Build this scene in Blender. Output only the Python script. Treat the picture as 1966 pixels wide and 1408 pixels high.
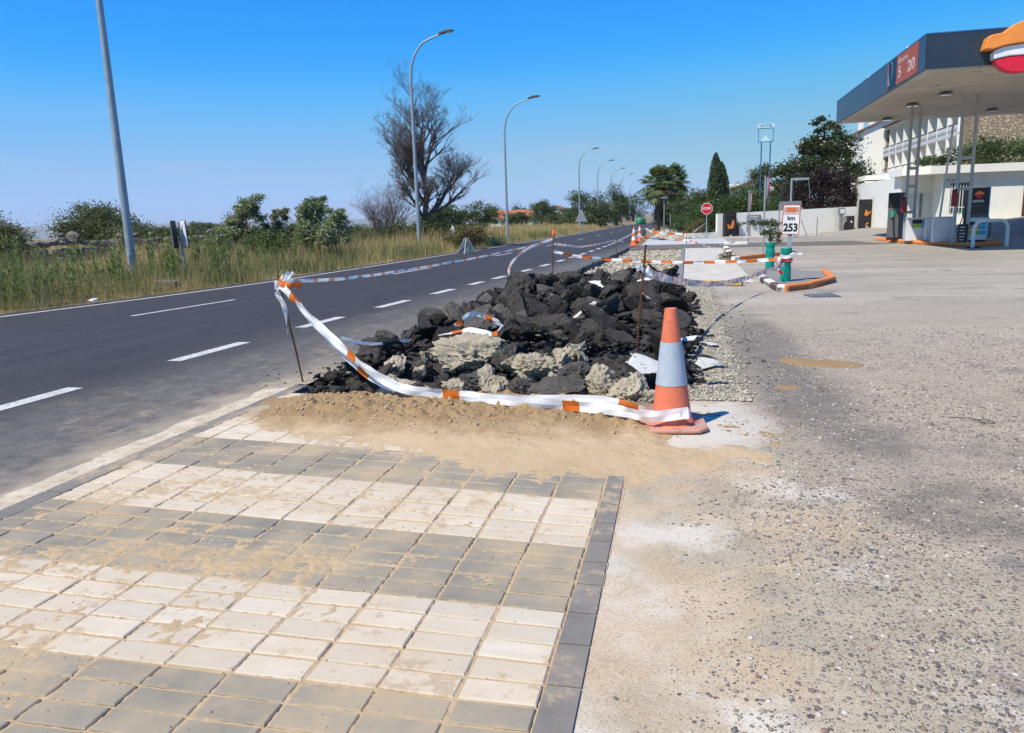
import bpy, bmesh, math, random
import numpy as np
from mathutils import Vector, Matrix, noise as mn
for o in list(bpy.data.objects): bpy.data.objects.remove(o)
S = bpy.context.scene; COL = S.collection
R = math.radians
# ------------------------------------------------------------------ camera
PW, PH, FP, EYE = 1966., 1408., 1453., 1.55
ROLL = R(1.8); PITCH = math.atan((704-422.7)*math.cos(ROLL)/FP); YAW = R(13.159)
fw = np.array([-math.sin(YAW)*math.cos(PITCH), math.cos(YAW)*math.cos(PITCH), -math.sin(PITCH)])
r0 = np.array([math.cos(YAW), math.sin(YAW), 0.]); u0 = np.cross(r0, fw)
cr = r0*math.cos(ROLL)-u0*math.sin(ROLL); cu = u0*math.cos(ROLL)+r0*math.sin(ROLL)
cam = bpy.data.cameras.new('camera'); cam.sensor_width = 36; cam.lens = 36*FP/PW
cam.clip_start = .05; cam.clip_end = 30000
co = bpy.data.objects.new('camera', cam); COL.objects.link(co)
co.matrix_world = Matrix(((cr[0], cu[0], -fw[0], 0), (cr[1], cu[1], -fw[1], 0), (cr[2], cu[2], -fw[2], EYE), (0, 0, 0, 1)))
S.camera = co
def G(x, y, z=0.):                       # pixel -> point on the level z
    d = fw+cr*(x-PW/2)/FP-cu*(y-PH/2)/FP; t = (z-EYE)/d[2]
    return Vector((d[0]*t, d[1]*t, z))
def AT(x, y, Y):                         # pixel -> point at distance Y along the pavement
    d = fw+cr*(x-PW/2)/FP-cu*(y-PH/2)/FP; t = Y/d[1]
    return Vector((d[0]*t, Y, EYE+d[2]*t))
# ------------------------------------------------------------------ sky and sun
SUN_EL = R(55); SDX, SDY = .66, .75                     # shadows fall to the right and away
W = bpy.data.worlds.new('World'); S.world = W; W.use_nodes = True
wt = W.node_tree; bg = wt.nodes['Background']
sk = wt.nodes.new('ShaderNodeTexSky'); sk.sky_type = 'NISHITA'; sk.sun_disc = False
sk.sun_elevation = SUN_EL; sk.sun_rotation = math.atan2(-SDX, -SDY) % (2*math.pi)
sk.altitude = 300; sk.air_density = 1.0; sk.dust_density = .15; sk.ozone_density = 5.
hs = wt.nodes.new('ShaderNodeHueSaturation'); hs.inputs['Saturation'].default_value = 1.3
def wm(a, k):
    nd = wt.nodes.new('ShaderNodeVectorMath'); nd.operation = 'SCALE'; wt.links.new(a, nd.inputs[0]); nd.inputs['Scale'].default_value = k; return nd.outputs[0]
wt.links.new(sk.outputs[0], hs.inputs['Color'])
cv = wt.nodes.new('ShaderNodeRGBCurve')                 # the camera's own colour response to the whole sky
for ch, pts in ((0, [(0, 0), (.085, .015), (.12, .025), (.2, .1), (.4, .225), (.75, .31), (1, .36)]),
                (1, [(0, 0), (.32, .285), (.39, .335), (.5, .42), (.72, .47), (1, .53)]),
                (2, [(0, 0), (.7, .84), (.82, .88), (1, .77)])):
    c = cv.mapping.curves[ch]
    while len(c.points) < len(pts): c.points.new(.5, .5)
    for q, p in zip(c.points, pts): q.location = p
cv.mapping.update()
wt.links.new(wm(hs.outputs[0], .15), cv.inputs['Color'])
# thin low cirrus
wtc = wt.nodes.new('ShaderNodeTexCoord'); wmp = wt.nodes.new('ShaderNodeVectorMath'); wmp.operation = 'MULTIPLY'; wt.links.new(wtc.outputs['Generated'], wmp.inputs[0]); wmp.inputs[1].default_value = (2.2, 2.2, 26)
wn = wt.nodes.new('ShaderNodeTexNoise'); wt.links.new(wmp.outputs[0], wn.inputs['Vector']); wn.inputs['Scale'].default_value = 1.3; wn.inputs['Detail'].default_value = 5
wr = wt.nodes.new('ShaderNodeMapRange'); wt.links.new(wn.outputs[0], wr.inputs[0]); wr.inputs[1].default_value = .52; wr.inputs[2].default_value = .8; wr.inputs[4].default_value = .4
wz = wt.nodes.new('ShaderNodeSeparateXYZ'); wt.links.new(wtc.outputs['Generated'], wz.inputs[0])
wl = wt.nodes.new('ShaderNodeMapRange'); wt.links.new(wz.outputs[2], wl.inputs[0]); wl.inputs[1].default_value = .17; wl.inputs[2].default_value = .05
wk = wt.nodes.new('ShaderNodeMath'); wk.operation = 'MULTIPLY'; wt.links.new(wr.outputs[0], wk.inputs[0]); wt.links.new(wl.outputs[0], wk.inputs[1])
wx = wt.nodes.new('ShaderNodeMix'); wx.data_type = 'RGBA'; wt.links.new(wk.outputs[0], wx.inputs[0]); wt.links.new(cv.outputs[0], wx.inputs[6]); wx.inputs[7].default_value = (.52, .53, .66, 1)
wt.links.new(wm(wx.outputs[2], 1/.15), bg.inputs[0]); bg.inputs[1].default_value = .15
sl = bpy.data.lights.new('sun', 'SUN'); sl.energy = 5.; sl.angle = R(.53); sl.color = (1, .935, .78)
so = bpy.data.objects.new('sun', sl); COL.objects.link(so)
sd = Vector((SDX*math.cos(SUN_EL), SDY*math.cos(SUN_EL), -math.sin(SUN_EL)))
so.rotation_euler = sd.to_track_quat('-Z', 'Y').to_euler(); so.location = (-8, -8, 20)
vs = S.view_settings; vs.view_transform = 'Standard'; vs.look = 'None'; vs.gamma = 1; vs.use_curve_mapping = False
vs.exposure = .2
S.render.engine = 'CYCLES'
try: S.cycles.max_bounces = 6; S.cycles.transparent_max_bounces = 8
except Exception: pass
# ------------------------------------------------------------------ materials
class T:
    def __init__(s, name):
        s.m = bpy.data.materials.new(name); s.m.use_nodes = True; s.t = s.m.node_tree
        s.b = s.t.nodes['Principled BSDF']; s.b.inputs['Specular IOR Level'].default_value = .3
    def n(s, typ, out=0, **kw):
        nd = s.t.nodes.new('ShaderNode'+typ)
        for k, v in kw.items():
            if k.startswith('p_'): setattr(nd, k[2:], v); continue
            key = int(k[1:]) if k[0] == 'i' and k[1:].isdigit() else k.replace('_', ' ')
            s.put(nd.inputs[key], v)
        return nd.outputs[out] if out is not None else nd
    def put(s, sock, v):
        if isinstance(v, bpy.types.NodeSocket): s.t.links.new(v, sock)
        else:
            if sock.type == 'RGBA' and len(v) == 3: v = (*v, 1)
            sock.default_value = v
    def math(s, op, a, b=0., c=None):
        kw = dict(p_operation=op, i0=a, i1=b)
        if c is not None: kw['i2'] = c
        return s.n('Math', **kw)
    def mix(s, f, a, b, mode='MIX'):
        nd = s.t.nodes.new('ShaderNodeMix'); nd.data_type = 'RGBA'; nd.blend_type = mode
        s.put(nd.inputs[0], f); s.put(nd.inputs[6], a); s.put(nd.inputs[7], b); return nd.outputs[2]
    def rng(s, v, a, b, c=0., d=1., smooth=False):
        return s.n('MapRange', Value=v, i1=a, i2=b, i3=c, i4=d, **({'p_interpolation_type': 'SMOOTHSTEP'} if smooth else {}))
    def noise(s, vec, scale, detail=5, rough=.6, out=0):
        return s.n('TexNoise', out=out, Vector=vec, Scale=scale, Detail=float(detail), Roughness=rough)
    def pos(s): return s.n('NewGeometry', out='Position')
    def obj(s): return s.n('TexCoord', out='Object')
    def scl(s, v, sx, sy, sz): return s.n('VectorMath', p_operation='MULTIPLY', i0=v, i1=(sx, sy, sz))
    def ramp(s, f, stops):
        nd = s.t.nodes.new('ShaderNodeValToRGB'); s.put(nd.inputs[0], f); e = nd.color_ramp.elements
        while len(e) < len(stops): e.new(.5)
        for el, (p, c) in zip(e, stops): el.position = p; el.color = (*c, 1)
        return nd.outputs[0]
    def bump(s, hgt, strength=.3, dist=.01):
        s.put(s.b.inputs['Normal'], s.n('Bump', Strength=strength, Distance=dist, Height=hgt))
    def fin(s, col, rough=.8, **kw):
        s.put(s.b.inputs['Base Color'], col); s.put(s.b.inputs['Roughness'], rough)
        for k, v in kw.items(): s.put(s.b.inputs[k.replace('_', ' ')], v)
        return s.m
MT = {}
def M(name, c1, c2=None, sc=4., rough=.75, bump=0., bs=None, lo=.35, hi=.65, metal=0., dirt=None, space='obj', spec=.3):
    t = T(name); v = t.obj() if space == 'obj' else t.pos()
    c2 = c2 or tuple(x*.86 for x in c1)
    col = t.mix(t.rng(t.noise(v, sc), lo, hi), c1, c2)
    if dirt: col = t.mix(t.rng(t.noise(v, sc*2.7, 8, .7), dirt[1], dirt[1]+.12, 0., dirt[2]), col, dirt[0])
    if bump: t.bump(t.noise(v, bs or sc*6, 6, .7), bump, .02)
    MT[name] = t.fin(col, rough, Metallic=metal, Specular_IOR_Level=spec); return MT[name]
def LEAF(name, a, b, c=None, rough=.55, trans=.25):        # colour varies leaf by leaf
    t = T(name); r = t.n('NewGeometry', out='Random Per Island')
    st = [(0., a), (.6, b)] + ([(1., c)] if c else [])
    col = t.ramp(r, st)
    t.fin(col, rough, Specular_IOR_Level=.35)
    tr = t.n('BsdfTranslucent', Color=t.mix(.5, col, (.3, .38, .06)))
    ms = t.t.nodes.new('ShaderNodeMixShader'); ms.inputs[0].default_value = trans
    t.t.links.new(t.b.outputs[0], ms.inputs[1]); t.t.links.new(tr, ms.inputs[2])
    t.t.links.new(ms.outputs[0], t.t.nodes['Material Output'].inputs[0]); MT[name] = t.m; return t.m
# ------------------------------------------------------------------ mesh helpers
def tag(o, label=None, cat=None, group=None, kind=None):
    if label: o['label'] = label
    if cat: o['category'] = cat
    if group: o['group'] = group
    if kind: o['kind'] = kind
    return o
def link(name, me, parent=None, loc=None, rot=None, scale=None):
    o = bpy.data.objects.new(name, me); COL.objects.link(o)
    if parent: o.parent = parent
    if loc is not None: o.location = loc
    if rot is not None: o.rotation_euler = rot
    if scale is not None: o.scale = scale
    return o
def thing(name, label, cat, loc=(0, 0, 0), rz=0., group=None):
    return tag(link(name, None, None, loc, (0, 0, rz)), label, cat, group)
class B:
    def __init__(s): s.v = []; s.f = []; s.m = []
    def add(s, v, f, mi=0):
        k = len(s.v); s.v += [tuple(p) for p in v]; s.f += [tuple(i+k for i in q) for q in f]; s.m += [mi]*len(f); return s
    def box(s, x0, x1, y0, y1, z0, z1, mi=0, mat=None):
        v = [(x, y, z) for z in (z0, z1) for y in (y0, y1) for x in (x0, x1)]
        if mat is not None: v = [mat @ Vector(p) for p in v]
        return s.add(v, [(0, 2, 3, 1), (4, 5, 7, 6), (0, 1, 5, 4), (2, 6, 7, 3), (0, 4, 6, 2), (1, 3, 7, 5)], mi)
    def tube(s, pts, rad, n=8, mi=0, cap=True):
        pts = [Vector(p) for p in pts]; rad = [rad]*len(pts) if not hasattr(rad, '__len__') else rad
        v = []; ref = None
        for i, p in enumerate(pts):
            d = (pts[min(i+1, len(pts)-1)]-pts[max(i-1, 0)]).normalized()
            if ref is None: ref = d.orthogonal().normalized()
            a = (ref-d*ref.dot(d)).normalized(); b = d.cross(a); ref = a
            v += [p+(a*math.cos(2*math.pi*k/n)+b*math.sin(2*math.pi*k/n))*rad[i] for k in range(n)]
        f = [(i*n+k, i*n+(k+1) % n, (i+1)*n+(k+1) % n, (i+1)*n+k) for i in range(len(pts)-1) for k in range(n)]
        if cap: f += [tuple(reversed(range(n))), tuple((len(pts)-1)*n+k for k in range(n))]
        return s.add(v, f, mi)
    def lathe(s, prof, n=24, mi=0, c=(0, 0, 0)):          # prof: (radius, z)
        v = [(c[0]+r*math.cos(2*math.pi*k/n), c[1]+r*math.sin(2*math.pi*k/n), c[2]+z) for r, z in prof for k in range(n)]
        f = [(i*n+k, i*n+(k+1) % n, (i+1)*n+(k+1) % n, (i+1)*n+k) for i in range(len(prof)-1) for k in range(n)]
        f += [tuple(reversed(range(n))), tuple((len(prof)-1)*n+k for k in range(n))]
        return s.add(v, f, mi)
    def prism(s, poly, axis, a, b, mi=0):                 # outline extruded along an axis
        n = len(poly)
        def P(p, t): return (t, p[0], p[1]) if axis == 'x' else ((p[0], t, p[1]) if axis == 'y' else (p[0], p[1], t))
        v = [P(p, a) for p in poly]+[P(p, b) for p in poly]
        return s.add(v, [tuple(range(n)), tuple(reversed(range(n, 2*n)))]+[(i, i+n, (i+1) % n+n, (i+1) % n) for i in range(n)], mi)
    def build(s, name, mats, parent=None, smooth=False, bev=0., loc=None, rot=None, auto=None):
        me = bpy.data.meshes.new(name); me.from_pydata(s.v, [], s.f); me.update()
        bm = bmesh.new(); bm.from_mesh(me); bmesh.ops.recalc_face_normals(bm, faces=bm.faces)
        bm.to_mesh(me); bm.free()
        if not isinstance(mats, (list, tuple)): mats = [mats]
        for m in mats: me.materials.append(MT[m] if isinstance(m, str) else m)
        me.polygons.foreach_set('material_index', s.m)
        if smooth: me.polygons.foreach_set('use_smooth', [True]*len(me.polygons))
        o = link(name, me, parent, loc, rot)
        if bev:
            md = o.modifiers.new('bevel', 'BEVEL'); md.width = bev; md.segments = 2; md.limit_method = 'ANGLE'
        if smooth:
            auto = auto or 50
            try: me.set_sharp_from_angle(angle=R(auto))
            except Exception: pass
        return o
def bx(name, mats, parent, *d, bev=0.): return B().box(*d).build(name, mats, parent, bev=bev)
def polymesh(name, V, mat, parent=None, k=4, smooth=False, mi=None):    # V: (n,k,3) loose polygons
    V = np.asarray(V, dtype=np.float32); n = len(V)
    me = bpy.data.meshes.new(name); me.vertices.add(n*k); me.vertices.foreach_set('co', V.reshape(-1))
    me.loops.add(n*k); me.loops.foreach_set('vertex_index', np.arange(n*k, dtype=np.int32))
    me.polygons.add(n); me.polygons.foreach_set('loop_start', np.arange(0, n*k, k, dtype=np.int32))
    try: me.polygons.foreach_set('loop_total', np.full(n, k, dtype=np.int32))
    except Exception: pass
    for m in (mat if isinstance(mat, (list, tuple)) else [mat]): me.materials.append(MT[m])
    if mi is not None: me.polygons.foreach_set('material_index', np.asarray(mi, dtype=np.int32))
    if smooth: me.polygons.foreach_set('use_smooth', np.ones(n, dtype=bool))
    me.update(calc_edges=True); me.validate()
    return link(name, me, parent)
def grid(name, xs, ys, zf, mat, parent=None, smooth=True):             # a heightfield sheet
    X, Y = np.meshgrid(xs, ys); nx, ny = len(xs), len(ys)
    Z = zf if isinstance(zf, np.ndarray) else np.array([[zf(x, y) for x in xs] for y in ys])
    return gridv(name, np.stack([X, Y, Z], -1), mat, parent, smooth)
def gridv(name, P, mat, parent=None, smooth=True, keep=None):
    ny, nx = P.shape[:2]
    me = bpy.data.meshes.new(name); me.vertices.add(nx*ny); me.vertices.foreach_set('co', P.astype(np.float32).reshape(-1))
    i = np.arange(nx*ny).reshape(ny, nx)
    q = np.stack([i[:-1, :-1], i[:-1, 1:], i[1:, 1:], i[1:, :-1]], -1).reshape(-1, 4)
    if keep is not None: q = q[keep.reshape(-1)]
    n = len(q); me.loops.add(n*4); me.loops.foreach_set('vertex_index', q.astype(np.int32).reshape(-1))
    me.polygons.add(n); me.polygons.foreach_set('loop_start', np.arange(0, n*4, 4, dtype=np.int32))
    try: me.polygons.foreach_set('loop_total', np.full(n, 4, dtype=np.int32))
    except Exception: pass
    if smooth: me.polygons.foreach_set('use_smooth', np.ones(n, dtype=bool))
    me.materials.append(MT[mat]); me.update(calc_edges=True); me.validate()
    return link(name, me, parent)
def fbm(x, y, s, o=4, seed=0.): return mn.fractal(Vector((x*s+seed, y*s-seed*1.7, seed*.31)), .9, 2.1, o)
def vnoise2(X, Y, s, seed=0, o=4):                                     # numpy value noise, about -1..1
    rs = np.random.RandomState(seed); tab = rs.rand(256, 256)*2-1; out = np.zeros_like(X, dtype=float); a = 1.; tot = 0
    for k in range(o):
        x = X*s+17.3*k+900; y = Y*s+9.1*k+900; xi = np.floor(x).astype(int); yi = np.floor(y).astype(int)
        fx = x-xi; fy = y-yi; fx = fx*fx*(3-2*fx); fy = fy*fy*(3-2*fy)
        g = lambda a_, b_: tab[a_ & 255, b_ & 255]
        out += a*((g(xi, yi)*(1-fx)+g(xi+1, yi)*fx)*(1-fy)+(g(xi, yi+1)*(1-fx)+g(xi+1, yi+1)*fx)*fy)
        tot += a; a *= .5; s *= 2.03
    return out/tot*1.6
def sm(x, a, b): t = np.clip((x-a)/(b-a), 0, 1); return t*t*(3-2*t)
def text(name, s, size, mat, parent, loc, rot, align='CENTER', ext=.003, sx=1., bold=0.):
    c = bpy.data.curves.new('t', 'FONT'); c.body = s; c.size = size; c.align_x = align; c.align_y = 'CENTER'; c.extrude = ext; c.offset = bold
    o = bpy.data.objects.new('t', c); COL.objects.link(o)
    bpy.context.view_layer.update()
    me = bpy.data.meshes.new_from_object(o.evaluated_get(bpy.context.evaluated_depsgraph_get()))
    bpy.data.objects.remove(o); me.materials.clear(); me.materials.append(MT[mat]); me.name = name
    return link(name, me, parent, loc, rot, (sx, 1, 1))
def copy_tree(o, parent=None):
    c = o.copy(); COL.objects.link(c); c.parent = parent
    for ch in list(o.children): copy_tree(ch, c)
    return c
def crv(pts, n):                                                      # smooth curve through points
    P = [Vector(p) for p in pts]; P = [P[0]*2-P[1]]+P+[P[-1]*2-P[-2]]; out = []
    m = len(P)-3
    for i in range(n+1):
        t = i/n*m; k = min(int(t), m-1); t -= k; a, b, c, d = P[k:k+4]
        out.append(.5*((2*b)+(c-a)*t+(2*a-5*b+4*c-d)*t*t+(3*b-a-3*c+d)*t**3))
    return out
# ------------------------------------------------------------------ materials of the setting
def mk_road():
    t = T('asphalt'); p = t.pos(); sp = t.n('SeparateXYZ', out=None, Vector=p); x, y = sp.outputs[0], sp.outputs[1]
    d = t.math('ADD', x, t.math('MULTIPLY_ADD', y, -.075, 6.35))
    wig = t.noise(t.scl(p, .5, .16, 1), 1.3, 4)
    dust = t.rng(t.math('MULTIPLY_ADD', wig, 1.6, t.math('ADD', d, -.8)), -1.1, 1.5, smooth=True)
    fine = t.noise(p, 160, 3, .7); med = t.noise(t.scl(p, 1, .35, 1), 2.2, 6, .65)
    base = t.mix(t.rng(med, .3, .7), (.029, .0265, .0235), (.046, .042, .037))
    base = t.mix(t.rng(t.noise(t.scl(p, 2.2, .05, 1), 1.6, 4), .5, .72, 0., .55), base, (.064, .06, .057))
    dcol = t.mix(t.rng(t.noise(p, 7, 8, .7), .38, .62), (.12, .108, .096), (.21, .186, .158))
    col = t.mix(t.math('MULTIPLY', dust, .85), base, dcol)
    str_ = t.rng(t.noise(t.scl(p, 1, .22, 1), 4, 7, .72), .6, .68, 0., .75)
    col = t.mix(t.math('MULTIPLY', str_, dust), col, (.3, .265, .22))
    tyre = t.rng(t.noise(t.scl(p, 3.4, .12, 1), 1.1, 3), .52, .62, 0., .3)
    col = t.mix(t.math('MULTIPLY', tyre, dust), col, (.06, .058, .058))
    vor = t.n('TexVoronoi', out='Color', Vector=p, Scale=140.); g = t.n('SeparateColor', out=0, Color=vor)
    col = t.mix(t.rng(g, .78, 1., 0., .4), col, (.26, .25, .24)); col = t.mix(t.rng(g, .25, 0., 0., .45), col, (.02, .02, .022))
    near = t.rng(y, 3., 8.5, 1., 0.)
    sand = t.math('MULTIPLY', t.rng(t.math('ADD', x, t.math('MULTIPLY', t.noise(p, 2.5, 6, .7), 1.1)), -3.95, -3.3), t.rng(y, 9., 6.5))
    col = t.mix(t.math('MULTIPLY', sand, .75), col, (.56, .45, .30))
    blot = t.math('MULTIPLY', t.rng(t.noise(p, 1.15, 5, .65), .57, .66), t.math('MULTIPLY', dust, t.rng(t.noise(p, 22, 6, .75), .4, .6)))
    col = t.mix(t.math('MULTIPLY', blot, .5), col, (.42, .31, .18))
    t.bump(t.math('ADD', fine, t.math('MULTIPLY', g, .6)), .45, .006)
    MT['asphalt'] = t.fin(col, t.rng(dust, 0., 1., .72, .92), Specular_IOR_Level=.3)
def mk_forecourt():
    t = T('aggregate_concrete'); p = t.pos(); sp = t.n('SeparateXYZ', out=None, Vector=p); x, y = sp.outputs[0], sp.outputs[1]
    big = t.noise(p, .55, 6, .62); mid = t.noise(p, 3.2, 7, .68); fine = t.noise(p, 60, 5, .75)
    base = t.mix(t.rng(mid, .33, .66), (.44, .362, .25), (.34, .278, .188))
    pale = t.rng(t.math('ADD', t.noise(p, 1.3, 6, .62), t.rng(x, -.3, 1.6, .13, -.12)), .53, .66)
    base = t.mix(pale, base, (.60, .53, .42))
    tan = t.rng(t.math('ADD', t.noise(t.n('VectorMath', p_operation='ADD', i0=p, i1=(7, 3, 0)), 1.5, 6, .65), t.rng(x, .1, 1.4, .1, -.14)), .52, .64, 0., .7)
    tan = t.math('MULTIPLY', tan, t.rng(y, 9., 5.))
    base = t.mix(tan, base, (.50, .36, .215))
    ax = t.math('MULTIPLY', t.math('SUBTRACT', x, .15), 1.9); ay = t.math('MULTIPLY', t.math('SUBTRACT', y, 5.75), 1.5)
    apr = t.rng(t.math('ADD', t.math('ADD', t.math('MULTIPLY', ax, ax), t.math('MULTIPLY', ay, ay)), t.math('MULTIPLY', mid, .9)), 1.75, 1.0)
    base = t.mix(apr, base, t.mix(mid, (.62, .56, .46), (.52, .46, .37)))
    # far worn surface: greyer, long streaks along the traffic
    far = t.rng(y, 7., 15.); base = t.mix(far, base, t.mix(t.rng(t.noise(t.scl(p, .35, 1., 1), .55, 6, .65), .32, .68), (.29, .252, .195), (.51, .445, .345)))
    base = t.mix(t.rng(y, 22., 40., 0., .45), base, (.31, .27, .215))
    patch = t.math('MULTIPLY', t.rng(t.noise(p, .9, 6, .7), .57, .66, 0., .65), t.rng(x, .1, .8))
    base = t.mix(patch, base, t.mix(fine, (.09, .085, .085), (.2, .185, .17)))
    # dark worn band leaving the trench
    band = t.math('MULTIPLY', t.rng(t.math('ABSOLUTE', t.math('SUBTRACT', t.math('MULTIPLY_ADD', t.noise(p, 1.4, 5, .65), .9, t.math('MULTIPLY_ADD', y, .12, x)), 2.18)), .75, .15), t.rng(y, 4., 7.))
    base = t.mix(t.math('MULTIPLY', t.math('MULTIPLY', band, t.rng(y, 22., 12.)), .7), base, t.mix(mid, (.13, .115, .1), (.24, .21, .175)))
    # worn patches where dark gravel and old binder show
    def blob(cx, cy, sx, sy, k):
        u = t.math('DIVIDE', t.math('SUBTRACT', x, cx), sx); v_ = t.math('DIVIDE', t.math('SUBTRACT', y, cy), sy)
        return t.math('MULTIPLY', t.math('POWER', 2.718, t.math('MULTIPLY', t.math('ADD', t.math('MULTIPLY', u, u), t.math('MULTIPLY', v_, v_)), -1.)), k)
    wsum = None
    for bb in ((1.45, 4.15, .5, .45, 1.), (1.9, 3.5, .55, .6, .85), (1.0, 6.6, .35, 1.2, 1.), (.95, 9.5, .38, 2.4, 1.), (2.3, 5.2, 1., .5, .6), (1.25, 5.4, .4, .5, .8), (1.25, 2.5, .4, .45, .5), (2.0, 2.4, .4, .5, .55)):
        q = blob(*bb); wsum = q if wsum is None else t.math('MAXIMUM', wsum, q)
    wk_ = t.math('MULTIPLY', t.rng(wsum, .2, .65), t.rng(t.math('ADD', t.math('MULTIPLY', mid, .8), t.math('MULTIPLY', t.noise(p, 9, 8, .8), 1.1)), .7, 1.02))
    base = t.mix(t.math('MULTIPLY', wk_, .85), base, t.mix(t.rng(fine, .35, .65), (.07, .058, .048), (.235, .195, .15)))
    oil = t.rng(t.noise(t.scl(p, .5, 1.6, 1), .8, 3, .5), .66, .72, 0., .55); base = t.mix(t.math('MULTIPLY', oil, t.rng(y, 7., 10.)), base, (.13, .115, .1))
    # embedded pebbles
    dens0 = t.rng(t.math('ADD', x, t.math('MULTIPLY', t.math('SUBTRACT', mid, .5), 1.6)), -.1, .75, 0., 1.); dens = t.math('MULTIPLY', dens0, t.math('SUBTRACT', 1., t.math('MULTIPLY', apr, .9)))
    hgt = t.math('MULTIPLY', fine, .35)
    for sc, thr, add in ((46., .30, 0.), (95., .33, .05)):
        w = t.n('VectorMath', p_operation='ADD', i0=p, i1=t.scl(t.n('TexNoise', out='Color', Vector=p, Scale=sc*.8, Detail=1.), .006, .006, .006))
        v1 = t.n('TexVoronoi', out=None, Vector=w, Scale=sc); rnd = t.n('SeparateColor', out=None, Color=v1.outputs['Color'])
        on = t.math('MULTIPLY', t.rng(v1.outputs['Distance'], thr+.07, thr), t.math('LESS_THAN', rnd.outputs[0], t.math('MULTIPLY_ADD', dens, .5, add-.06)))
        pc = t.ramp(rnd.outputs[1], [(0., (.045, .045, .05)), (.3, (.12, .105, .1)), (.5, (.15, .085, .065)), (.7, (.2, .175, .15)), (1., (.42, .38, .33))])
        base = t.mix(on, base, pc); hgt = t.math('ADD', hgt, t.math('MULTIPLY', on, .8))
    gr = t.n('SeparateColor', out=0, Color=t.n('TexVoronoi', out='Color', Vector=p, Scale=210.))
    base = t.mix(t.rng(gr, .75, 1., 0., .35), base, (.62, .58, .5)); base = t.mix(t.rng(gr, .3, 0., 0., .5), base, (.12, .11, .1))
    t.bump(hgt, .7, .008)
    MT['aggregate_concrete'] = t.fin(base, .88, Specular_IOR_Level=.25)
def mk_sand():
    t = T('sand'); p = t.pos(); a = t.noise(p, 2.2, 6, .65); f = t.noise(p, 220, 4, .8); m = t.noise(p, 28, 6, .7)
    y = t.n('SeparateXYZ', out=1, Vector=p)
    c = t.mix(t.rng(a, .35, .65), (.60, .45, .275), (.51, .375, .22))
    damp = t.rng(t.math('ADD', y, t.math('MULTIPLY', a, 1.2)), 5.65, 6.1)       # freshly tipped, damp sand
    c = t.mix(damp, c, t.mix(t.rng(m, .35, .65), (.25, .16, .076), (.35, .232, .118)))
    c = t.mix(t.rng(f, .35, .65, 0., .45), c, (.42, .29, .16)); c = t.mix(t.rng(f, .64, .72, 0., .6), c, (.62, .5, .36))
    t.bump(t.math('ADD', t.math('MULTIPLY', m, 1.2), t.math('MULTIPLY', f, .8)), .6, .012)
    MT['sand'] = t.fin(c, .95, Specular_IOR_Level=.1)
def mk_paver(name, a, b, dustc, dk):
    t = T(name); p = t.pos(); rnd = t.n('ObjectInfo', out='Random')
    c = t.mix(t.rng(t.noise(t.scl(p, 1, 3, 1), 6, 6, .6), .3, .7), a, b)
    c = t.mix(t.rng(rnd, 0., 1., 0., .5), c, tuple(x*.68 for x in b))
    big = t.noise(p, 1.7, 5, .6); mid = t.noise(p, 11, 7, .72)
    c = t.mix(t.rng(big, .38, .62, .06, dk), c, dustc)
    c = t.mix(t.rng(t.math('ADD', mid, t.math('MULTIPLY', t.math('SUBTRACT', big, .5), .9)), .56, .66, 0., .8), c, (.42, .315, .2))
    scr = t.rng(t.noise(t.scl(p, 9, 60, 1), 2.2, 5, .7), .62, .7, 0., .3)
    c = t.mix(scr, c, (.5, .46, .4)); 
    f = t.noise(p, 150, 4, .75); c = t.mix(t.rng(f, .6, .75, 0., .5), c, (.3, .25, .19))
    t.bump(t.math('ADD', f, t.math('MULTIPLY', t.noise(p, 40, 5, .6), .7)), .28, .004)
    MT[name] = t.fin(c, .9, Specular_IOR_Level=.12)
mk_road(); mk_forecourt(); mk_sand()
mk_paver('white_paver', (.66, .585, .46), (.56, .485, .37), (.56, .435, .295), .7)
mk_paver('grey_paver', (.215, .2, .165), (.275, .25, .2), (.44, .345, .225), .8)
mk_paver('slate_border', (.15, .142, .13), (.2, .188, .168), (.36, .30, .23), .45)
M('concrete_pale', (.58, .54, .46), (.45, .41, .34), 2., .9, .3, 60, dirt=((.3, .25, .19), .55, .5), space='pos')
M('concrete_slab', (.5, .5, .49), (.4, .4, .39), 1.5, .9, .2, 40, space='pos')
M('mortar', (.66, .57, .43), (.54, .43, .29), 5., .95, .6, 90, dirt=((.27, .23, .19), .5, .6), space='pos')
M('rubble_bed', (.44, .40, .32), (.30, .27, .22), 6., .95, .8, 50, space='pos')
M('kerb_grey', (.17, .175, .185), (.23, .23, .235), 8., .85, .3, 90, space='pos')
M('kerb_dark', (.075, .077, .085), (.12, .12, .125), 8., .85, .3, 90, space='pos')
M('line_paint', (.62, .60, .56), (.47, .455, .425), 9., .7, .2, 120, dirt=((.12, .12, .12), .52, .7), space='pos')
M('dry_ground', (.30, .22, .115), (.20, .155, .085), .35, .95, .6, 9, dirt=((.13, .12, .06), .5, .6), space='pos')
M('bird_hill', (.13, .15, .13), (.2, .19, .14), .002, .95, space='pos')
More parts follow.
